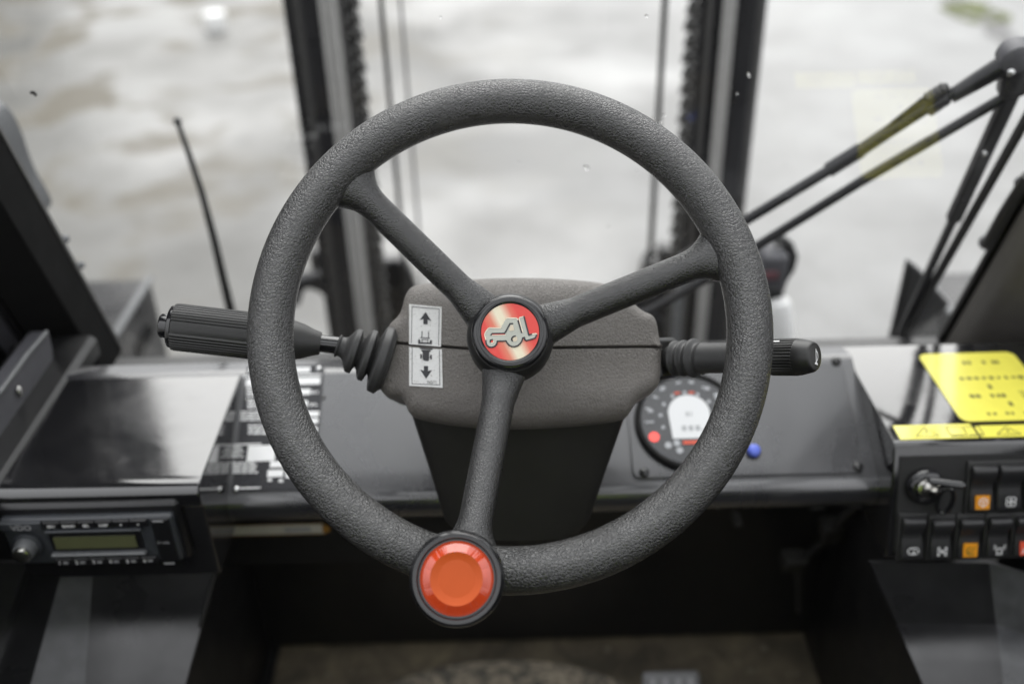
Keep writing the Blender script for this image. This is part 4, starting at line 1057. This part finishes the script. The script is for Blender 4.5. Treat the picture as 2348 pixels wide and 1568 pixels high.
# ------------------------------------------------------------------ left direction lever
gA, gB = hd(388, 748, .792), hd(880, 804, .815)
gv = thing('direction_lever', 'thick ribbed black lever with end button and bellows, left of the steering column', 'lever', gB)
ga_ = (gB-gA).normalized()
def gx(px):   # distance along the axis for an image column
    n = RT; a = gA; t = ((px-1174)/F_PX); return (t*a.dot(FW)-a.dot(RT))/(ga_.dot(RT)-t*ga_.dot(FW))
gh = .0186
x0_, x1_, x2_ = gx(396), gx(628), gx(736)
n = 180; prof_r = []
m_ = MB(); refv = -(FW-ga_*FW.dot(ga_)).normalized(); e1 = refv; e2 = ga_.cross(e1)
def rib_r(i, amp):
    a = 2*math.pi*i/n; deg = (math.degrees(a)+180) % 360-180
    if abs(deg) < 17: return -0.0007                 # smooth flat strip facing the driver
    return amp*(1 if (i//2) % 2 else -1)
vs, fs = [], []; secs = []
for (t, r_, amp) in [(x0_,gh-.002,.3),(x0_+.0012,gh-.0004,1),(x0_+.004,gh,1),(x0_+(x1_-x0_)*.5,gh,1),(x1_-.010,gh+.0002,1),(x1_-.006,gh,0)]:
    ring_ = []
    for i in range(n):
        a = 2*math.pi*i/n; q = r_+ (rib_r(i, .00035)*amp if amp > .5 else (-.0007 if abs((math.degrees(a)+180) % 360-180) < 17 else 0)); ring_.append(gA+ga_*t+e1*math.cos(a)*q+e2*math.sin(a)*q)
    vs += ring_
for k in range(5):
    for i in range(n): j = (i+1) % n; fs.append((k*n+i, k*n+j, (k+1)*n+j, (k+1)*n+i))
fs.append(tuple(range(n))); fs.append(tuple(5*n+i for i in range(n))); m_.add(vs, fs); obj('ribbed_grip', m_, MAT['lever'], gv, smooth=25)
m_ = MB(); dL = x2_-x1_
m_.lathe(gA+ga_*(x1_-.0055), ga_, [(0,gh-.0008),(.010,gh-.0006),(.010+dL*.25,gh-.0022),(.010+dL*.5,gh*.76),(.006+dL*.8,gh*.60),(.004+dL,gh*.51),(.0052+dL,gh*.48),(.0052+dL,.006)], 64); obj('grip_neck', m_, m_plain('neck_grey', (.026,.026,.025), .5, bump=.15, bscale=1800), gv, smooth=40)
m_ = MB(); m_.lathe(gA+ga_*(x0_-.0035), ga_, [(0,gh*.62),(.0006,gh*.80),(.0018,gh*.90),(.0040,gh*.93)], 48); obj('end_ring', m_, MAT['lever_gloss'], gv, smooth=50)
m_ = MB(); m_.lathe(gA+ga_*(x0_-.0105), ga_, [(0,.0055),(.0005,.0082),(.0020,.0096),(.0085,.0100)], 40); obj('end_button', m_, MAT['lever_gloss'], gv, smooth=50)
m_ = MB(); m_.cyl(gA+ga_*(x2_-.01), gA+ga_*gx(800), .0070, n=32); obj('shaft', m_, MAT['lever_gloss'], gv, smooth=50)
# bellows: rings tilted against the axis
ba = (ga_*math.cos(R(12))+UP*-math.sin(R(12))).normalized()
P0 = gA+ga_*gx(772); 
def bell(prof, o, ax, nm, m, parent, n=56):
    q = []
    for i in range(len(prof)-1):
        (t0_, r0_), (t1_, r1_) = prof[i], prof[i+1]
        for k in range(6): s = k/6; e_ = (1-math.cos(math.pi*s))/2; q.append((t0_+(t1_-t0_)*s, r0_+(r1_-r0_)*e_))
    q.append(prof[-1]); mb = MB(); mb.lathe(o, ax, q, n); return obj(nm, mb, m, parent, smooth=70)
bell([(0,.0080),(.0012,.0096),(.0030,.0082),(.0055,.0086),(.0135,.0185),(.0165,.0185),(.0190,.0125),(.0250,.0215),(.0280,.0215),(.0305,.0150),(.0350,.0275),(.0400,.0282),(.0440,.0240),(.0460,.0160)], P0, ba, 'bellows', MAT['rubber'], gv)

# ------------------------------------------------------------------ right indicator lever
rA, rB = hd(1518, 822, .835), hd(1876, 818, .742)
rv = thing('indicator_lever', 'black indicator lever with ribbed knob and white horn symbol, right of the column', 'lever', rA)
ra = (rB-rA).normalized()
def rx(px):
    a = rA; t = ((px-1174)/F_PX); return (t*a.dot(FW)-a.dot(RT))/(ra.dot(RT)-t*ra.dot(FW))
m_ = MB(); m_.box(rA+ra*.002, .011, .030, .035, ra, (FW-ra*FW.dot(ra)).normalized(), ra.cross((FW-ra*FW.dot(ra)).normalized()), bev=.003); obj('base_flange', m_, MAT['lever'], rv, bevel=.002, seg=3)
b0, b1 = rx(1538), rx(1612); d = b1-b0
bell([(-.006,.0115),(0,.0105),(d*.16,.0150),(d*.30,.0122),(d*.42,.0152),(d*.55,.0124),(d*.72,.0162),(d*.88,.0122),(d*1.0,.0134)], rA+ra*b0, ra, 'bellows', MAT['rubber'], rv, 44)
m_ = MB(); m_.lathe(rA+ra*(b1-.001), ra, [(0,.0132),(.006,.0124),(rx(1680)-b1,.0122),(rx(1760)-b1,.0128),(rx(1772)-b1,.0132)], 40); obj('stalk', m_, MAT['rubber'], rv, smooth=50)
k0, k1, k2, k3 = rx(1771), rx(1831), rx(1866), rx(1876)
n = 140; kr = .01395; e1 = (-(FW)-ra*(-FW).dot(ra)).normalized(); e2 = ra.cross(e1); vs, fs = [], []
for (t, r_, amp) in [(k0,kr-.0012,0),(k0+.0005,kr-.0001,1),(k1-.0004,kr,1),(k1,kr-.0001,0)]:
    for i in range(n):
        a = 2*math.pi*i/n; q = r_+(.0003 if (i//2) % 2 else -.0003)*amp; vs.append(rA+ra*t+e1*math.cos(a)*q+e2*math.sin(a)*q)
for k in range(3):
    for i in range(n): j = (i+1) % n; fs.append((k*n+i, k*n+j, (k+1)*n+j, (k+1)*n+i))
fs.append(tuple(range(n))); fs.append(tuple(3*n+i for i in range(n))); m_ = MB(); m_.add(vs, fs); obj('ribbed_knob', m_, MAT['lever'], rv, smooth=25)
m_ = MB(); m_.lathe(rA+ra*k1, ra, [(0,kr),(.003,kr-.0002),((k2-k1)*.9,.0118),(k2-k1,.0112),(k2-k1+.0012,.0102),(k2-k1+.0014,.0094),(k2-k1+.0016,.0003)], 56); obj('end_cap', m_, MAT['lever'], rv, smooth=40)
# horn symbol on the end face
ho = rA+ra*(k2+.0019); hu = (UP-ra*UP.dot(ra)).normalized(); hr = hu.cross(ra)*-1
hr = ra.cross(hu)*1.0
if hr.dot(FW) > 0: hr = -hr
hr = -hr
mb = MB()
def hq(pts): mb.add([ho+hr*(x*.001)+hu*(y*.001) for x,y in pts], [tuple(range(len(pts)))])
hq([(-.9,6),(-.1,5.6),(-.3,4.6),(-.6,-4),(-2.6,-5.4),(-2.4,-6.2),(2.6,-6.6),(2.6,-6.0),(1.0,-4.4),(.7,4.4),(.2,6.0)][:0] or [(-.7,6.2),(.5,5.6),(.3,4.2),(.5,-3.6),(2.6,-5.6),(2.5,-6.3),(-2.6,-5.2),(-2.5,-4.6),(-.6,-3.4)])
for k in range(14):
    a, b = R(-90+180*k/14), R(-90+180*(k+1)/14); hq([(.3+q*s*math.cos(x), .6+q2*math.sin(x)) for q, q2, s, x in ((2.3,3.2,1,a),(3.1,4.0,1,a),(3.1,4.0,1,b),(2.3,3.2,1,b))])
obj('horn_symbol', mb, MAT['white_print'], rv)
m_ = MB(); dv = (hu*.86+e1*.5).normalized(); m_.box(rA+ra*(k0+.0055)+dv*(kr+.0001), .0085, .0006, .0014, ra, dv, ra.cross(dv)); obj('index_mark', m_, MAT['white_print'], rv)

# ------------------------------------------------------------------ things outside the glass
YM = 1.90
ms = thing('lift_mast', 'tall black lift mast with chains and hoses in front of the windshield', 'lift mast', (XC, YM, -2.0))
ZTP, ZBT = .35, -1.95
def xm(px, y=YM): return hy(px, 0, y).x
def vbar(pa, pb, y0, y1, name, m, z0=ZBT, z1=ZTP, bev=.004):
    xa_, xb_ = xm(pa, y0), xm(pb, y0); mb = MB(); mb.box(((xa_+xb_)/2, (y0+y1)/2, (z0+z1)/2), xb_-xa_, y1-y0, z1-z0); return obj(name, mb, m, ms, bevel=bev)
vbar(646, 663, YM, YM+.10, 'outer_channel', MAT['mast_paint'])
vbar(663, 688, YM+.012, YM+.10, 'channel_flange', MAT['edge_grey'])
vbar(688, 728, YM-.02, YM+.12, 'outer_channel', MAT['mast_paint'])
vbar(729, 742, YM-.05, YM-.03, 'cylinder_rod', MAT['steel'], bev=.002)
vbar(745, 756, YM-.05, YM-.03, 'cylinder_rod', MAT['steel'], bev=.002)
vbar(757, 770, YM-.05, YM-.03, 'cylinder_rod', MAT['steel'], bev=.002)
vbar(771, 784, YM, YM+.08, 'inner_channel', MAT['edge_grey'])
vbar(784, 808, YM+.03, YM+.10, 'inner_channel', MAT['mast_paint'])
vbar(1762, 1742, YM+.012, YM+.10, 'channel_flange', MAT['edge_grey'])
vbar(1692, 1742, YM-.02, YM+.12, 'outer_channel', MAT['mast_paint'])
vbar(1664, 1678, YM-.05, YM-.03, 'cylinder_rod', MAT['steel'], bev=.002)
vbar(1679, 1691, YM-.05, YM-.03, 'cylinder_rod', MAT['steel'], bev=.002)
vbar(1640, 1663, YM, YM+.10, 'inner_channel', MAT['mast_paint'])
vbar(1628, 1640, YM, YM+.08, 'channel_flange', MAT['edge_grey'])
vbar(1606, 1628, YM+.03, YM+.10, 'inner_channel', MAT['mast_paint'])
for (px, py) in ((760,173),(792,524)):
    p = hy(px, py, YM); m_ = MB(); m_.box(p+V(0,.0,0), .045, .03, .014, bev=.003); obj('hose_clamp', m_, MAT['chain'], ms)
def chain(pc, w, y, lab):
    x = xm(pc, y); pitch = .030
    link = thing('lift_chain', lab, 'chain', (x, y, ZBT), 'lift chains of the mast')
    z = .05; k = 0; proto_a = proto_b = None
    while z > -1.38:
        if k < 2:
            mb = MB()
            ww = w if k % 2 == 0 else w*.80
            mb.box((x, y, z), ww, .018, pitch*.98, bev=.008); mb.cyl((x-ww*.5-.003, y-.003, z-pitch*.25), (x+ww*.5+.003, y-.003, z-pitch*.25), .0062, n=12)
            o = obj('chain_link', mb, MAT['chain'], link, smooth=45)
            if k == 0: proto_a = (o, z)
            else: proto_b = (o, z)
        else:
            src, z_ = (proto_a if k % 2 == 0 else proto_b); c = src.copy(); COL.objects.link(c); c.parent = link; c.location = V(0,0,z-z_)
        z -= pitch; k += 1
chain(806, .026, YM-.010, 'black leaf chain on the left upright of the mast')
chain(1591, .026, YM-.010, 'black leaf chain on the right upright of the mast')
def vtube(px, r_, y, name, m, z0=-1.36, z1=ZTP):
    x = xm(px, y); mb = MB(); mb.tube([V(x,y,z1), V(x,y,(z0+z1)/2), V(x,y,z0)], r_, 12); return obj(name, mb, m, ms, smooth=60)
vtube(873, .0050, YM, 'hydraulic_hose', MAT['lever']); vtube(1525, .0060, YM, 'hydraulic_hose', MAT['lever']); vtube(918, .0032, YM+.1, 'cable', m_plain('cable_grey', (.16,.16,.165), .5))
# cross plates low between the uprights
def plate(pts, y, th, name, m, parent, **k):
    mb = MB(); mb.prism([hy(a, b, y) for a, b in pts], V(0, th, 0)); return obj(name, mb, m, parent, **k)
cgo = thing('fork_carriage', 'black fork carriage plates low between the mast uprights', 'fork carriage', (XC, YM+.2, -2.0))
plate([(600,668),(640,655),(688,641),(753,621),(830,605),(907,597),(926,604),(940,622),(952,650),(965,720),(985,840),(768,840),(757,760),(752,700),(744,684),(733,673),(710,664),(696,668),(690,684),(688,700),(660,712),(640,740),(600,760)], YM+.16, .04, 'carriage_plate', MAT['mast_paint'], cgo, bevel=.006)
plate([(1476,606),(1486,590),(1500,582),(1530,578),(1640,585),(1700,600),(1700,840),(1430,840),(1450,700)], YM+.16, .04, 'carriage_plate', MAT['mast_paint'], cgo, bevel=.006)
m_ = MB(); m_.box((XC, YM+.42, hy(1190,745,YM+.42).z), 1.0, .08, .10); 
for (px, py, r_) in ((822,640,.012),(803,668,.014),(875,655,.012),(868,690,.016),(880,735,.014),(1552,690,.012),(1500,680,.014),(1570,735,.016),(1530,745,.012),(1600,720,.012),(780,700,.012)):
    p = hy(px, py, YM+.145); m_ = MB(); m_.lathe(p, V(0,-1,0), [(0,r_),(.006,r_*.9),(.010,r_*.3)], 10); obj('bolt_head', m_, MAT['lamp_grey'], cgo, smooth=50)
vbar(1600, 1622, YM-.12, YM-.10, 'guide_strip', MAT['mirror_grey'], z0=-1.60, z1=hy(1618,640,YM-.12).z)
vbar(782, 803, YM+.01, YM+.03, 'guide_strip', MAT['mirror_grey'], z0=-1.60, z1=hy(803,560,YM+.01).z)
for (px,py,w,h) in ((1500,620,.05,.05),(1530,590,.04,.06),(1585,600,.05,.05),(1480,740,.08,.05),(850,600,.05,.04),(740,590,.05,.05)):
    p = hy(px, py, YM+.09); m_ = MB(); m_.box(p, w, .05, h, bev=.006); obj('valve_block', m_, MAT['mast_paint'], cgo)

# fenders
def fender(corner_px, s, name, lab, w=.40):
    Yf = 1.80; c = hy(corner_px[0], corner_px[1], Yf); t = thing(name, lab, 'fender', (c.x+s*w/2, Yf-.3, -2.2), 'front fenders')
    mb = MB(); x0, x1 = (c.x-w, c.x) if s < 0 else (c.x, c.x+w)
    mb.prism([V(x0,Yf,c.z), V(x0,1.30,c.z+.0), V(x0,1.20,c.z-.05), V(x0,1.16,-2.0), V(x0,Yf,-2.0)], V(x1-x0,0,0)); obj('fender_box', mb, MAT['mast_paint'], t, bevel=.008)
    mb = MB(); xe = c.x; mb.box((xe, (Yf+1.30)/2, c.z+.003), .016, Yf-1.30, .006, bev=.002); obj('edge_strip', mb, MAT['mirror_grey'], t)
    if s < 0:
        mb = MB(); p = hx(330, 780, c.x); mb.box((c.x+.004, p.y, p.z), .004, .09, .02); obj('slot', mb, MAT['seam'], t)
    return t, c
fl_, cl = fender((346,638), -1, 'front_fender', 'black box shaped front fender seen past the left pillar')
fr_, crn = fender((2110,625), 1, 'front_fender', 'black box shaped front fender seen past the right pillar')
# mud flap bracket beside right wiper
p0 = [(2086,602),(2112,622),(2180,700),(2112,760),(2040,800),(2048,770)]
mb = MB(); mb.prism([hy(a,b,1.35) for a,b in p0], V(0,.02,0)); tag(obj('wiper_bracket', mb, MAT['black_satin'], bevel=.004), 'black triangular bracket standing at the foot of the wiper blade', 'bracket')
# lower deck outside the sill
mb = MB(); mb.box((XC, 1.128, -.740), 1.14, .03, .02, bev=.004); tag(obj('cowl_deck', mb, MAT['black_paint'], bevel=.004), 'glossy black cowl just outside the windshield sill', 'cowl')
# width marker rod on the left
def hyp(px, py, y): return hy(px, py, y)
mr = thing('marker_rod', 'thin black flexible marker rod standing outside left of the steering wheel', 'marker rod', hy(552,830,1.30))
A_, B_, C_ = hy(408,282,1.30), hy(470,480,1.30), hy(550,822,1.30)
pts = [(408,282),(432,350),(462,440),(490,545),(512,640),(530,715),(552,840)]
m_ = MB(); m_.tube([hy(x,y,1.30) for x,y in pts], lambda t: .0034+.0042*t, 12); obj('rod', m_, MAT['lever'], mr, smooth=60)
m_ = MB(); m_.sphere(hy(407,279,1.30), .0058, 14, 10); obj('ball_tip', m_, MAT['lever'], mr, smooth=60)
m_ = MB(); m_.box(hy(548,826,1.30), .05, .05, .03, bev=.004); obj('rod_base', m_, MAT['lamp_grey'], mr)
# work lamp on white post on the right
pz = thing('white_post', 'short white painted post under the lamp, right of the steering wheel', 'post', hy(1790,800,1.45))
T_, Bt = hy(1787,690,1.45), hy(1800,830,1.45); wpo = (hy(1812,700,1.45)-hy(1758,700,1.45)).x/2
m_ = MB(); m_.lathe(Bt, T_-Bt, [(0,wpo),((T_-Bt).length-.01,wpo),((T_-Bt).length,wpo*.8),((T_-Bt).length+.003,wpo*.3)], 32); obj('post_tube', m_, MAT['white_paint'], pz, smooth=50)
wl_ = thing('work_lamp', 'grey work lamp with curved cable on top of the white post', 'lamp', hy(1775,690,1.47))
p = hy(1768,610,1.47); m_ = MB(); m_.box(p, .045, .06, .070, V(1,0,0), V(0,1,0), V(.0,0,1), bev=.008); obj('housing', m_, MAT['lamp_grey'], wl_, bevel=.004)
m_ = MB(); m_.box(hy(1776,664,1.47), .026, .03, .035, bev=.004); obj('foot', m_, MAT['black_satin'], wl_)
m_ = MB(); m_.box(hy(1766,632,1.43), .026, .004, .012); obj('marking', m_, MAT['red_dim'], wl_)
m_ = MB(); m_.tube([hy(x,y,1.47) for x,y in ((1775,556),(1792,548),(1808,562),(1818,588),(1812,614),(1795,640),(1785,668))], .0085, 12); obj('cable_loop', m_, MAT['fascia'], wl_, smooth=60)
# mirror beyond the left pillar
mm = thing('side_mirror', 'light grey rounded mirror shell showing past the left pillar', 'mirror', hy(15,400,1.25))
P_ = [(-60,250),(-40,256),(-10,280),(14,325),(32,380),(50,425),(74,462),(94,505),(60,520),(-80,380)]
mb = MB(); lp_ = smooth_loop([tuple(hy(a,b,1.25)[i] for i in (0,2)) for a,b in P_], 2); mb.prism([V(q.x,1.25,q.y) for q in lp_], V(0,.05,0)); obj('shell', mb, MAT['mirror_grey'], mm, bevel=.012, seg=4)
P2 = [(-60,300),(-22,298),(0,320),(16,360),(26,400),(-40,380)]
mb = MB(); lp_ = smooth_loop([tuple(hy(a,b,1.24)[i] for i in (0,2)) for a,b in P2], 2); mb.prism([V(q.x,1.236,q.y) for q in lp_], V(0,.008,0)); obj('rib', mb, MAT['white_paint'], mm)

# windshield wiper (outside the glass)
WO = .035
wp = thing('windshield_wiper', 'black twin-arm windshield wiper crossing the right side of the windshield', 'wiper', gl(1440,735,WO))
def wpt(px, py, o=WO): return gl(px, py, o)
def arm(pts, rf, name, m, n=12, o=WO): m_ = MB(); m_.tube([wpt(x,y,o) for x,y in pts], rf, n); return obj(name, m_, m, wp, smooth=60)
arm([(2300,150),(2230,192),(2180,222)], lambda t: .0105-.003*t, 'wiper_arm', MAT['mast_paint'])
arm([(2190,210),(2110,256)], .0060, 'wiper_arm', MAT['mast_paint'])
m_ = MB(); A_, B_ = wpt(2172,216), wpt(2122,250); m_.bar(A_, B_, .012, .020, up=-GL_N, bev=.002); obj('arm_joint', m_, MAT['mast_paint'], wp, bevel=.001)
m_ = MB(); A_, B_ = wpt(2162,204), wpt(2130,224)
for k in range(4): m_.sphere(A_.lerp(B_, k/3), .0065, 8, 6)
obj('joint_nuts', m_, MAT['chain'], wp, smooth=50)
arm([(2124,246),(2040,300),(1972,346)], .0072, 'wiper_arm', MAT['mast_paint'])
arm([(2116,228),(2050,280),(2010,316)], .0026, 'spring_rod', MAT['mast_paint'], 8)
arm([(1974,344),(1900,390)], .0085, 'arm_sleeve', MAT['mast_paint'])
arm([(1905,388),(1700,512),(1560,592)], .0062, 'wiper_arm', MAT['mast_paint'])
arm([(2305,222),(2135,322)], .0058, 'wiper_arm', MAT['mast_paint'])
arm([(2136,321),(1976,415)], .0060, 'wiper_arm', MAT['mast_paint'])
arm([(1978,414),(1740,562),(1637,630),(1450,735)], .0058, 'wiper_arm', MAT['mast_paint'])
m_ = MB(); c_ = wpt(2328,128); m_.lathe(c_-GL_N*.012, GL_N, [(0,.012),(.004,.0165),(.020,.0165),(.026,.012)], 28); obj('pivot_head', m_, MAT['lamp_grey'], wp, smooth=45)
m_ = MB(); m_.bar(wpt(2328,135), wpt(2318,215), .026, .022, up=-GL_N, bev=.004); obj('head_bracket', m_, MAT['mast_paint'], wp, bevel=.002)
m_ = MB(); m_.sphere(wpt(2318,165,WO-.014), .0045, 10, 8); m_.sphere(wpt(2258,352,WO-.012), .003, 10, 8); obj('rivet', m_, MAT['screw'], wp, smooth=50)
m_ = MB(); m_.bar(wpt(2330,190), wpt(2185,505), .016, .014, up=-GL_N, bev=.003); obj('blade_arm', m_, MAT['mast_paint'], wp)
m_ = MB(); m_.bar(wpt(2192,490), wpt(2062,770), .009, .010, up=-GL_N, bev=.002); obj('blade_arm', m_, MAT['mast_paint'], wp)
m_ = MB(); m_.bar(wpt(2400,190,WO-.006), wpt(2070,775,WO-.006), .0075, .012, up=-GL_N, bev=.002); obj('rubber_blade', m_, MAT['fascia'], wp)

# latch bracket and sill at the far left
lt = thing('door_latch', 'dark metal door latch plate with bright edge and chromed pins at the left door', 'door latch', hx(60,900,-.50))
XT = -.505
P_ = [(-60,905),(0,900),(12,888),(104,764),(112,758),(122,800),(128,868),(50,965),(8,1005),(-60,1010)]
mb = MB(); mb.prism([hx(a,b,XT) for a,b in P_], V(-.02,0,0)); obj('latch_plate', mb, MAT['lamp_grey'], lt, bevel=.002)
mb = MB(); mb.tube([hx(a,b,XT+.001) for a,b in ((-40,930),(0,898),(60,815),(106,762))], .0028, 8); obj('bright_edge', mb, MAT['mirror_grey'], lt, smooth=60)
for (px, py) in ((45,897),(85,905),(95,888)):
    mb = MB(); c_ = hx(px, py, XT+.002); mb.sphere(c_, .0042, 10, 8, (.6,1,1.5)); obj('pin', mb, MAT['chrome'], lt, smooth=60)
mb = MB(); mb.prism([hx(a,b,-.51) for a,b in ((-60,985),(0,982),(46,968),(52,985),(20,1040),(-20,1090),(-60,1100))], V(-.01,0,0)); obj('lower_plate', mb, MAT['mirror_grey'], lt, bevel=.002)
# window ledge under the left pillar
mb = MB(); mb.box((-.52, .80, -.600), .09, .36, .03, bev=.006); tag(obj('door_sill', mb, MAT['black_satin']), 'black ledge along the foot of the left door opening', 'sill')
mb = MB(); mb.box((.655, .78, -.57), .06, .36, .05, bev=.006); tag(obj('side_ledge', mb, MAT['black_satin']), 'black ledge along the foot of the right door opening', 'ledge')

# driver's seat behind the eye point ; unseen hi-vis vest added to tint the rim green
se = thing('driver_seat', 'black vinyl driver seat behind the wheel', 'seat', (XC, -.22, ZF))
mb = MB(); mb.box((XC, -.10, -.93), .48, .46, .12, bev=.04); obj('seat_cushion', mb, MAT['seatcloth'], se, bevel=.02, seg=3)
mb = MB(); mb.box((XC, -.36, -.62), .46, .10, .58, bev=.03); obj('backrest', mb, MAT['seatcloth'], se, bevel=.02, seg=3)
mb = MB(); mb.box((XC, -.12, -1.12), .30, .30, .24); obj('seat_base', mb, MAT['black_satin'], se)
mb = MB()
for s in (-1,1): mb.box((XC+s*.11, -.295, -.56), .17, .012, .40, bev=.004)
mb.box((XC, -.345, -.325), .40, .13, .012, bev=.004); mb.box((XC, -.415, -.54), .40, .012, .42, bev=.004)
tag(obj('tint_vest', mb, MAT['tint_hivis']), 'unseen yellow green vest added over the backrest to tint the rim', 'vest')
